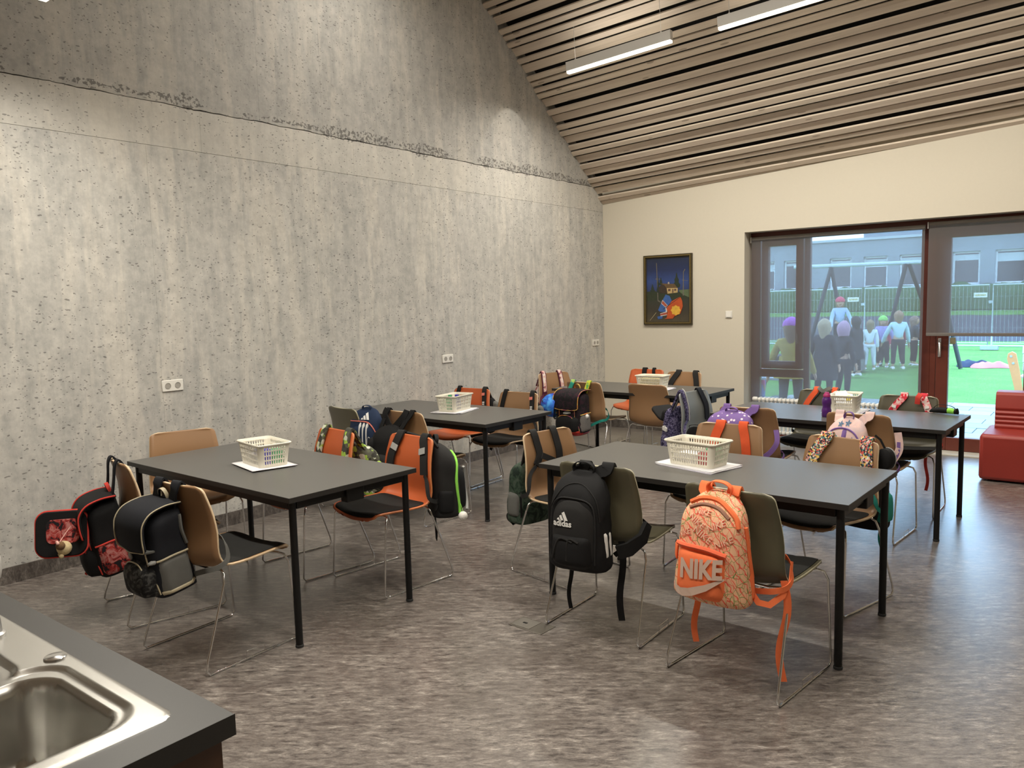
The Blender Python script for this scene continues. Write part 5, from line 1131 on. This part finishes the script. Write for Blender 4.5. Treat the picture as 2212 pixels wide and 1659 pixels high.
# ------------------------------------------------------------------ garden outside
def mat_grass():
    m, nt, b = newmat('lawn_grass'); v = mapping(nt)
    n1 = tnoise(nt, v, 1.3, 5, .7); n2 = tnoise(nt, v, 22, 4, .8)
    c = ramp(nt, n1, [(.3, (.10, .25, .05)), (.7, (.20, .40, .09))]); c = mix(nt, ramp(nt, n2, [(.35, (0,)*3), (.65, (.85,)*3)]), c, (.07, .20, .04))
    nt.links.new(c, b.inputs['Base Color']); b.inputs['Roughness'].default_value = .9; bump(nt, b, n2, .8, .03); return m
GRASS = mat_grass()
lawn = MB(); lawn.grid(lambda u, v: (-30+45*u, 9.08+22*v, -.045+.015*noise.noise(Vector((u*20, v*12, 0)))), 60, 40); lo_ = lawn.build('lawn', GRASS, kind='stuff'); lo_['label'] = 'bright green lawn between patio and building fence'; lo_['category'] = 'lawn'
bank = MB(); prof_ = [(31.0, -.05), (31.3, .1), (32.2, .62), (33.0, .78), (33.3, .80)]
bank.grid(lambda u, v: (-30+45*u, prof_[round(v*4)][0], prof_[round(v*4)][1]+.05*noise.noise(Vector((u*40, v*3, 0)))), 90, 4); bk_ = bank.build('soil_bank', pm('dark_soil', (.075, .070, .085), .95, var=.4, vs=3), kind='structure')
g2 = MB(); g2.grid(lambda u, v: (-30+45*u, 33.3+.7*v, .80+.22*v+.03*noise.noise(Vector((u*60, v*3, 5)))), 90, 2); o = g2.build('grass_verge', GRASS, kind='stuff'); o['label'] = 'narrow light green grass verge above the soil bank'; o['category'] = 'grass'
hd = MB()
def hedge(u, v):
    a = PI*v; x = -30+45*u; k = .14*noise.noise(Vector((x*2.2, v*5, 1)))+.09*noise.noise(Vector((x*7, v*11, 3)))
    return (x, 34.30-.50*math.cos(a)*(1+k), 1.0+(.95+.9*k)*math.sin(a)**.55)
hd.grid(hedge, 420, 14); o = hd.build('hedge', pm('hedge_leaves', (.055, .115, .045), .85, var=.55, vs=9, bmp=.8, bs=30), kind='stuff'); o['label'] = 'long dark green hedge before the concrete building'; o['category'] = 'hedge'
MB().box(-30, 15, 33.9, 44, -.1, .95).build('terrace_ground', GRASS, smooth=False, kind='structure')
# patio slabs
pat = MB().box(-4.6, 2.6, 9.07, 13.22, -.12, -.042).build('patio', pm('joint_sand', (.10, .11, .11), .95), smooth=False, kind='structure')
SLAB = [pm('concrete_slab_%s' % n, c, .8, var=.08, vs=6, bmp=.3, bs=80) for n, c in (('a', (.33, .36, .37)), ('b', (.30, .33, .345)), ('c', (.36, .385, .39)))]
sl = MB(); sl.box(-.295, .295, -.195, .195, 0, .04); me3 = []
for mt in SLAB:
    q = MB(); q.box(-.295, .295, -.195, .195, -.042, 0); me3.append(q.mesh('paving_slab', mt, False))
k = 0; y = 9.28
while y < 13.2:
    x = -4.3+(.3 if k % 2 else 0)
    while x < 2.4:
        o = bpy.data.objects.new('paving_slab', random.choice(me3)); C.objects.link(o); o.parent = pat; o.location = (x, y, -.002+random.uniform(-.003, .003)); x += .60
    y += .40; k += 1
# concrete building across the lawn
CB = pm('weathered_facade', (.30, .34, .38), .85, var=.12, vs=.8); WFR = pm('white_window_frame', (.75, .80, .84), .5); DG = pm('dark_window_glass', (.045, .055, .07), .15, spec=.9, var=.5, vs=.7); BLN = pm('pale_window_blind', (.55, .62, .66), .8)
bl = thing('school_building', 'grey concrete building with white framed windows beyond the fence', 'building', (0, 35, 0))
wins = [(-15.0, -14.2), (-13.9, -13.1), (-12.95, -12.25), (-11.85, -11.15), (-9.9, -9.02), (-8.55, -7.62), (-7.18, -6.26), (-5.28, -4.34), (-3.85, -2.85), (-2.3, -1.3), (-.8, .2), (.7, 1.7)]
z0_, z1_ = 1.95, 3.22; m = MB(); xs = [-30]+[e for w_ in wins for e in w_]+[14]
for i in range(0, len(xs), 2): m.box(xs[i], xs[i+1], 0, .4, z0_, z1_)
m.box(-30, 14, 0, .4, .5, z0_); m.box(-30, 14, 0, .4, z1_, 3.90); m.build('facade', CB, bl, smooth=False)
MB().box(-30, 14, -.06, 9, 3.90, 4.0).build('roof_edge', pm('zinc_edge', (.48, .55, .60), .5), bl, smooth=False)
MB().box(-9.0, 14, 1.8, 9, 4.0, 5.6).build('upper_storey', CB, bl, smooth=False); MB().box(-30, 14, .5, 8, .5, 3.9).build('interior_block', pm('dark_interior', (.03, .035, .045), .8), bl, smooth=False)
for i, (a, c_) in enumerate(wins):
    m = MB(); frame_box(m, a, c_, z0_, z1_, .07, .12, .20); f = m.build('window', WFR, bl, smooth=False)
    MB().box(a+.07, c_-.07, .15, .17, z0_+.07, z1_-.07).build('pane', DG, f, smooth=False); MB().box(a+.07, c_-.07, .13, .14, z1_-.24-.1*(i % 3), z1_-.12).build('raised_blind', BLN, f, smooth=False)
# fence of mesh panels
GALV = pm('galvanised_tube', (.50, .58, .62), .4, .3)
FY = 26.3
fn_ = thing('mesh_fence', 'temporary galvanised mesh fence panels standing across the lawn', 'fence', (-3, FY, 0))
px_ = [-16.76, -13.31, -9.86, -6.41, -2.96, .49, 3.94]
for i in range(len(px_)-1):
    a, c_ = px_[i]+3+.05, px_[i+1]+3-.05
    m = MB(); m.tube([(a, 0, .08), (a, 0, 1.83), (c_, 0, 1.83), (c_, 0, .08), (a, 0, .08)], .027, 8); m.tube([(a, 0, .16), (c_, 0, .16)], .016, 6); pn = m.build('panel_frame', GALV, fn_)
    m = MB(); q = a+.1
    while q < c_: m.box(q-.0025, q+.0025, -.0025, .0025, .16, 1.82); q += .10
    for z in (.6, 1.1, 1.5): m.box(a, c_, -.0025, .0025, z-.0025, z+.0025)
    m.build('wire_infill', GALV, pn, smooth=False, kind='stuff')
for x in px_:
    MB().box(x+3-.22, x+3+.22, -.14, .14, -.04, .10).build('fence_foot', pm('concrete_foot', (.35, .38, .42), .8), fn_, bev=.02); MB().box(x+3-.06, x+3+.06, -.02, .02, 1.30, 1.38).build('clamp', GALV, fn_, bev=.005)
for x, z in ((-6.70, 1.50), (-3.22, 1.545)):
    o = MB().box(-.17, .17, -.004, .004, -.07, .07).build('fence_sign', pm('sign_white', (.80, .80, .74), .5), smooth=False); o.location = (x, FY-.03, z); tag(o, 'small white sign on the fence seen %s' % ('through the tall window pane' if x < -5 else 'through the garden door blind'), 'sign', 'small white fence signs')
    MB().box(-.13, .13, -.006, -.004, -.02, .02).build('sign_print', pm('sign_print', (.55, .50, .25), .6), o, smooth=False)
# swing frame
SWM = pm('dark_swing_leg', (.030, .035, .045), .5); SWB = pm('pale_swing_beam', (.55, .66, .74), .4)
sw_ = thing('swing_frame', 'tall swing frame with dark leaning legs and pale top beam', 'swing', (-4.8, 19.5, 0))
MB().tube([(-1.55, 0, 2.34), (1.6, 0, 2.32)], .045, 10).build('top_beam', SWB, sw_)
for (xa, za), (xb, zb_), yy in (((-5.48, 2.3), (-5.09, -.03), .2), ((-5.48, 2.3), (-6.0, -.03), -.3), ((-3.86, 2.3), (-4.43, -.03), .3), ((-3.80, 2.3), (-3.2, -.03), 1.1), ((-3.28, 2.32), (-2.72, -.03), 0), ((-6.0, 2.3), (-6.45, -.03), .2)):
    MB().tube([(xa+4.8, 0, za), (xb+4.8, yy, zb_)], .045, 10).build('leg', SWM, sw_)
# clothes on the grass
def heap(name, label, x, y, mt, L, w, h, rot):
    m = MB(); m.grid(lambda u, v: ((u-.5)*L, (v-.5)*w*(1+.4*math.sin(u*7)), max(0, h*math.sin(PI*u)**.5*math.sin(PI*v)**.6*(1+.6*noise.noise(Vector((u*6, v*4, x)))))), 22, 10); o = m.build(name, mt); o.location = (x, y, -.035); o.rotation_euler = (0, 0, R(rot)); tag(o, label, 'jacket', 'jackets dropped on the grass'); return o
heap('dropped_jacket', 'dark navy jacket dropped on the lawn by the swing leg', -2.55, 20.4, pm('navy_jacket', (.03, .04, .08), .9), .75, .6, .13, 8)
heap('dropped_jacket', 'coral pink jacket dropped on the lawn beside the navy one', -2.22, 20.1, pm('coral_jacket', (.80, .22, .25), .9), .80, .45, .12, 12)
# wooden garden bench seen at the right edge of the door
bn = thing('garden_bench', 'wooden garden bench end with pale slats outside the door', 'bench', (-1.14, 13.4, -.02))
OW = pm('orange_brown_board', (.72, .34, .14), .5, var=.15, vs=8); PLK = pm('pale_plank', (.62, .60, .58), .6)
out_ = [(-.16, .12), (-.16, .80), (-.13, .88), (-.07, .90), (-.01, .86), (.03, .60), (.07, .30), (.10, .0), (-.02, .0)]
for xx in (0, 1.3):
    P_, F_ = prism([(-.14, .66), (-.13, .74), (-.08, .77), (-.03, .74), (.02, .50), (.07, .20), (.10, .0), (.0, .0), (-.04, .25), (-.10, .50)], 'x', -.03, .03); mm = MB(); mm.add([Matrix.Rotation(R(-90), 4, 'Z')@Vector(p)+Vector((xx, 0, 0)) for p in P_], F_); mm.build('side_board', OW, bn, bev=.006)
    for z, q in ((.70, -.09), (.60, -.06), (.10, .05)): MB().lathe([(.018, 0), (.016, .008), (.0001, .01)], 10, Matrix.Translation((xx+q, -.03, z))@Matrix.Rotation(PI/2, 4, 'X')).build('bolt', GALV, bn)
for q in range(3): MB().box(.0, 1.5, -.02, .02, -.06, .06, M=Matrix.Translation((.05, -.05+.06*q, .80-.13*q))@Matrix.Rotation(R(-18), 4, 'X')).build('slat', PLK, bn, bev=.008)
for q in range(3): MB().box(.02, 1.4, .06+.12*q, .16+.12*q, .38, .41).build('slat', PLK, bn, bev=.006)
# picnic table behind the left casement
pc = thing('picnic_table', 'dark picnic table with pale bench plank outside the left window', 'table', (-4.25, 11.7, 0))
PD = pm('weathered_wood', (.06, .055, .055), .8, var=.3)
for q in range(5): MB().box(-1.1, .1, .20+.13*q, .32+.13*q, .68, .715).build('top_plank', PD, pc, bev=.006)
for q in range(2): MB().box(-1.1, .75, -.48+.13*q, -.36+.13*q, .42, .455).build('bench_plank', pm('grey_plank', (.36, .40, .44), .7), pc, bev=.006)
for xx in (-.95, -.05): MB().box(xx-.035, xx+.035, -.48, 1.1, .34, .41).build('cross_bearer', PD, pc, bev=.006); MB().box(xx-.035, xx+.035, .20, .84, .61, .68).build('cross_bearer', PD, pc, bev=.006)
for xx in (-.95, -.05):
    for s, y0_ in ((-1, .30), (1, .75)): MB().tube([(xx, y0_, .66), (xx, y0_+s*.30, -.03)], .04, 6).build('table_leg', PD, pc)
# ------------------------------------------------------------------ children
SKIN = pm('skin_fair', (.62, .38, .27), .6, var=.06)
def skinned(name, J, E_, rad, mt, parent, root=0, sub=2):
    me = bpy.data.meshes.new(name); me.from_pydata([tuple(j) for j in J], E_, []); me.materials.append(mt); o = bpy.data.objects.new(name, me); C.objects.link(o); o.parent = parent
    sk_ = o.modifiers.new('skin', 'SKIN'); sk_.use_smooth_shade = True
    for i, r_ in enumerate(rad): me.skin_vertices[0].data[i].radius = (r_, r_) if not isinstance(r_, tuple) else r_; me.skin_vertices[0].data[i].use_root = (i == root)
    ss = o.modifiers.new('sub', 'SUBSURF'); ss.levels = sub; ss.render_levels = sub; return o
def person(label, x, y, rot, H, top, legs, shoe=(.75, .75, .75), hair=(.30, .17, .08), long=.5, hat=None, coat=0, sit=0, z=0, arms=((.10, .02), (.10, .02)), hood=None, bend=0, lean=0):
    """H: standing height; faces local +Y"""
    t = thing('person', label, 'person', (x, y, z), R(rot), 'children playing outside'); k = H/1.3
    hp = .62*k if not sit else .44*k; V = Vector
    pel = V((0, 0, hp)); ch = V((0, lean*.5, hp+.27*k)); nk = V((0, lean*.9, hp+.385*k)); hd_ = V((0, lean+.012, hp+.47*k)); ht = V((0, lean+.015, hp+.60*k))
    J = [pel, V((0, lean*.2, hp+.13*k)), ch, nk, V((0, lean, hp+.43*k))]; E_ = [(0, 1), (1, 2), (2, 3), (3, 4)]; Rd = [.085*k, .078*k, .088*k, .035*k, .032*k]
    Jc, Ec, Rc = [V(j) for j in J[:4]], [(0, 1), (1, 2), (2, 3)], [.108*k+coat*.02, .100*k+coat*.02, .108*k+coat*.02, .05*k]
    Jl, El, Rl = [V(pel)+V((0, 0, .03*k))], [], [.095*k]
    for si, s in enumerate((-1, 1)):
        ox, oy = arms[si]; sh = ch+V((s*.135*k, 0, .06*k)); el = sh+V((s*ox*.45*k, oy*k, -.22*k)); wr_ = el+V((s*ox*.2*k, oy*1.6*k+.03*k, -.19*k)); pa = wr_+(wr_-el).normalized()*.05*k
        i = len(J); J += [sh, el, wr_, pa]; E_ += [(2, i), (i, i+1), (i+1, i+2), (i+2, i+3)]; Rd += [.040*k, .030*k, .020*k, (.026*k, .016*k)]
        dr = (pa-wr_).normalized(); sd = V((0, 1, 0)); sd = (sd-dr*sd.dot(dr)).normalized()
        for f, L in enumerate((.050, .056, .052, .042)):
            b0 = pa+sd*((f-1.5)*.014*k); i2 = len(J); J += [b0+dr*L*.55*k, b0+dr*L*k+V((-s*.008*k, 0, 0))]; E_ += [(i+3, i2), (i2, i2+1)]; Rd += [.0075*k, .006*k]
        i2 = len(J); J += [wr_+dr*.02*k+sd*.030*k, wr_+dr*.05*k+sd*.042*k]; E_ += [(i+2, i2), (i2, i2+1)]; Rd += [.009*k, .007*k]
        j = len(Jc); Jc += [sh, el, wr_+(wr_-el)*-.05]; Ec += [(2, j), (j, j+1), (j+1, j+2)]; Rc += [.056*k, .046*k, .038*k]
        hx = s*.075*k
        if sit: hip, kn, an = V((hx, 0, hp)), V((hx*1.2, .34*k, hp+.02)), V((hx*1.2, .32*k, .07*k))
        else: hip, kn, an = V((hx, 0, hp-.03*k)), V((hx*1.15, .01, hp*.50)), V((hx*1.2+s*.01, -.015, .065*k))
        to = an+V((0, .10*k, -.03*k)); i = len(J); J += [hip, kn, an, to]; E_ += [(0, i), (i, i+1), (i+1, i+2), (i+2, i+3)]; Rd += [.062*k, .045*k, .030*k, .024*k]
        j = len(Jl); Jl += [hip, kn, an+V((0, 0, .03*k))]; El += [(0, j), (j, j+1), (j+1, j+2)]; Rl += [.076*k, .056*k, .044*k]
        mm = MB(); sp = [(-.05, .030, .035), (-.03, .036, .06), (.02, .036, .060), (.06, .040, .045), (.105, .036, .035), (.135, .018, .022)]
        mm.rings([[V((an.x+w_*k*math.cos(2*PI*q/12), an.y+yy*k, max(.0, .5*h_*k+h_*.5*k*math.sin(2*PI*q/12))+(an.z-.065*k))) for q in range(12)] for yy, w_, h_ in sp]); mm.build('shoe', pm('shoe_%02d%02d%02d' % tuple(int(v_*99) for v_ in shoe), shoe, .5), t)
    skinned('body', J, E_, Rd, SKIN, t, sub=1)
    nm = lambda p, c_: pm(p+'_%02d%02d%02d' % tuple(int(v_*99) for v_ in c_), c_, .85, var=.10, vs=9)
    skinned('jacket', Jc, Ec, Rc, nm('cloth', top), t, sub=1); skinned('trousers', Jl, El, Rl, nm('cloth', legs), t, sub=1)
    if coat:   # skirt of a long coat
        mm = MB(); mm.rings([[V((rx*k*math.cos(2*PI*q/20), ry*k*math.sin(2*PI*q/20)+.01*math.sin(q*2.3), hp+zz*k)) for q in range(20)] for zz, rx, ry in ((.16, .135, .115), (.02, .160, .130), (-coat*.15, .18, .145), (-coat*.30, .205, .160))]); mm.build('coat_skirt', nm('cloth', top), t)
    # head with face
    mm = MB(); c0 = V((0, lean+.012*k, hp+.505*k)); k0 = k; k = k*1.14; rs = []
    for a in range(1, 14):
        ph_ = PI*a/14; zz = -math.cos(ph_); r_ = math.sin(ph_); rs.append([V((c0.x+.072*k*r_*(1-.16*max(0, -zz))*math.cos(2*PI*q/20), c0.y+.088*k*r_*math.sin(2*PI*q/20)+(.014*k*math.exp(-((q-5)/1.0)**2-((zz+.12)/.18)**2)), c0.z+.100*k*zz)) for q in range(20)])
    mm.rings(rs); hdm = mm.build('head', SKIN, t)
    for s in (-1, 1):
        ball(MB(), (c0.x+s*.028*k, c0.y+.076*k, c0.z+.006*k), .009*k).build('eye', pm('eye_dark', (.03, .02, .02), .2), hdm); ball(MB(), (c0.x+s*.072*k, c0.y+.0, c0.z-.005*k), .018*k, .4, .7, 1).build('ear', SKIN, hdm)
    MB().tube([(c0.x-.018*k, c0.y+.078*k, c0.z-.048*k), (c0.x, c0.y+.083*k, c0.z-.050*k), (c0.x+.018*k, c0.y+.078*k, c0.z-.048*k)], .0035*k, 6).build('mouth', pm('lips', (.45, .16, .13), .5), hdm)
    mm = MB(); rs = []
    for a in range(0, 9):
        zz = -.35-long*1.6+(1.42+long*1.6)*a/8 if a < 5 else None
    lev = [(-.9-long*1.5, .62), (-.5-long*.6, .85), (-.2, 1.02), (.2, 1.08), (.55, .93), (.82, .66), (1.0, .36), (1.08, .1)]
    for zz, kk in lev:
        ring = []
        for q in range(20):
            a = 2*PI*q/20; f = max(0, math.sin(a)); cut = (1-.55*f**.6) if zz < .35 else 1
            ring.append(V((c0.x+.080*k*kk*math.cos(a)*(1 if cut == 1 else 1), c0.y+(.096*k*kk*math.sin(a)*cut)-.008*k, c0.z+.100*k*zz)))
        rs.append(ring)
    if not hood: mm.rings(rs); mm.build('hair', pm('hair_%02d%02d%02d' % tuple(int(v_*99) for v_ in hair), hair, .7, var=.3, vs=60), t)
    if hat or hood:
        col = hat or hood; mm = MB(); lv = [(.12, 1.10), (.35, 1.16), (.62, 1.08), (.9, .82), (1.1, .48), (1.2, .12)] if hat else [(-1.0, .95), (-.5, 1.15), (0, 1.22), (.45, 1.15), (.85, .85), (1.12, .45), (1.2, .1)]
        mm.rings([[V((c0.x+.080*k*kk*math.cos(2*PI*q/20), c0.y+.094*k*kk*math.sin(2*PI*q/20)*(1 if hat or math.sin(2*PI*q/20) < 0 else .35), c0.z+.100*k*zz)) for q in range(20)] for zz, kk in lv]); mm.build('hat' if hat else 'hood', nm('knit', col), t)
    return t
WH = (.70, .78, .86); DK = (.028, .026, .034); GY = (.10, .10, .12)
person('child in a pale blue sweater and black leggings, right of the group', -3.80, 18.6, 25, 1.33, (.55, .75, .88), DK, hair=(.34, .20, .12), long=.3, arms=((.22, .06), (.14, .02)))
person('small child dressed all in white with long brown hair', -4.28, 18.2, 5, 1.14, WH, (.66, .72, .80), hair=(.28, .20, .12), long=.9, arms=((.10, -.02), (.06, .0)))
person('dark haired child in a long black coat in mid group', -4.20, 16.7, 60, 1.26, DK, DK, hair=(.03, .025, .025), long=.4, coat=.9)
person('blond child in a long dark coat standing nearest the window', -3.60, 12.5, -8, 1.33, (.022, .022, .030), DK, hair=(.42, .33, .22), long=.55, coat=1.0, arms=((.14, -.02), (.12, .0)), shoe=(.05, .05, .05))
person('child with a white and pink scarf on the head in dark clothes', -3.47, 13.1, -30, 1.26, (.025, .025, .04), (.03, .03, .04), hood=(.48, .30, .42), arms=((.10, .05), (.06, .02)), shoe=(.05, .05, .05))
cbk = MB().box(-.5, .5, -.3, .3, -.02, .42).build('climbing_block', pm('grey_play_block', (.20, .20, .20), .8), bev=.03); cbk.location = (-4.86, 18.0, 0); tag(cbk, 'low grey play block that the red capped child stands on', 'block')
person('child with red cap and light blue top standing highest, behind the others', -4.86, 18.0, 200, 1.22, z=.42, top=(.42, .56, .80), legs=DK, hat=(.62, .08, .14), arms=((.20, .10), (.12, .10)))
person('child with lime green hat and violet top behind the white dressed one', -4.18, 18.9, 190, 1.20, (.42, .36, .72), DK, hat=(.30, .70, .16), arms=((.20, .0), (.06, .10)))
person('child in a red jacket and black trousers in mid group', -4.30, 19.6, 170, 1.12, (.45, .06, .10), DK, hair=(.40, .22, .18), shoe=(.75, .78, .82), coat=.3)
person('child in a crimson jacket bending forward beside the red one', -4.10, 20.0, 20, 1.08, (.36, .05, .08), DK, hair=(.20, .14, .12), lean=.06)
person('child in dark jacket half hidden at the right of the group', -3.68, 19.6, -60, 1.18, (.05, .06, .07), DK, hair=(.30, .20, .16), arms=((.18, .0), (.12, .05)))
person('child in a yellow jacket and purple hat standing by the picnic table', -3.40, 10.35, 10, 1.40, (.42, .32, .075), (.06, .06, .07), hat=(.46, .14, .62), coat=.35, arms=((.22, .02), (.16, .10)), hair=(.2, .12, .08))
person('child in a pink top sitting left of the yellow jacket', -4.35, 11.45, 0, 1.10, (.75, .20, .34), (.20, .25, .45), hair=(.75, .30, .45), sit=1, hood=(.75, .25, .38))
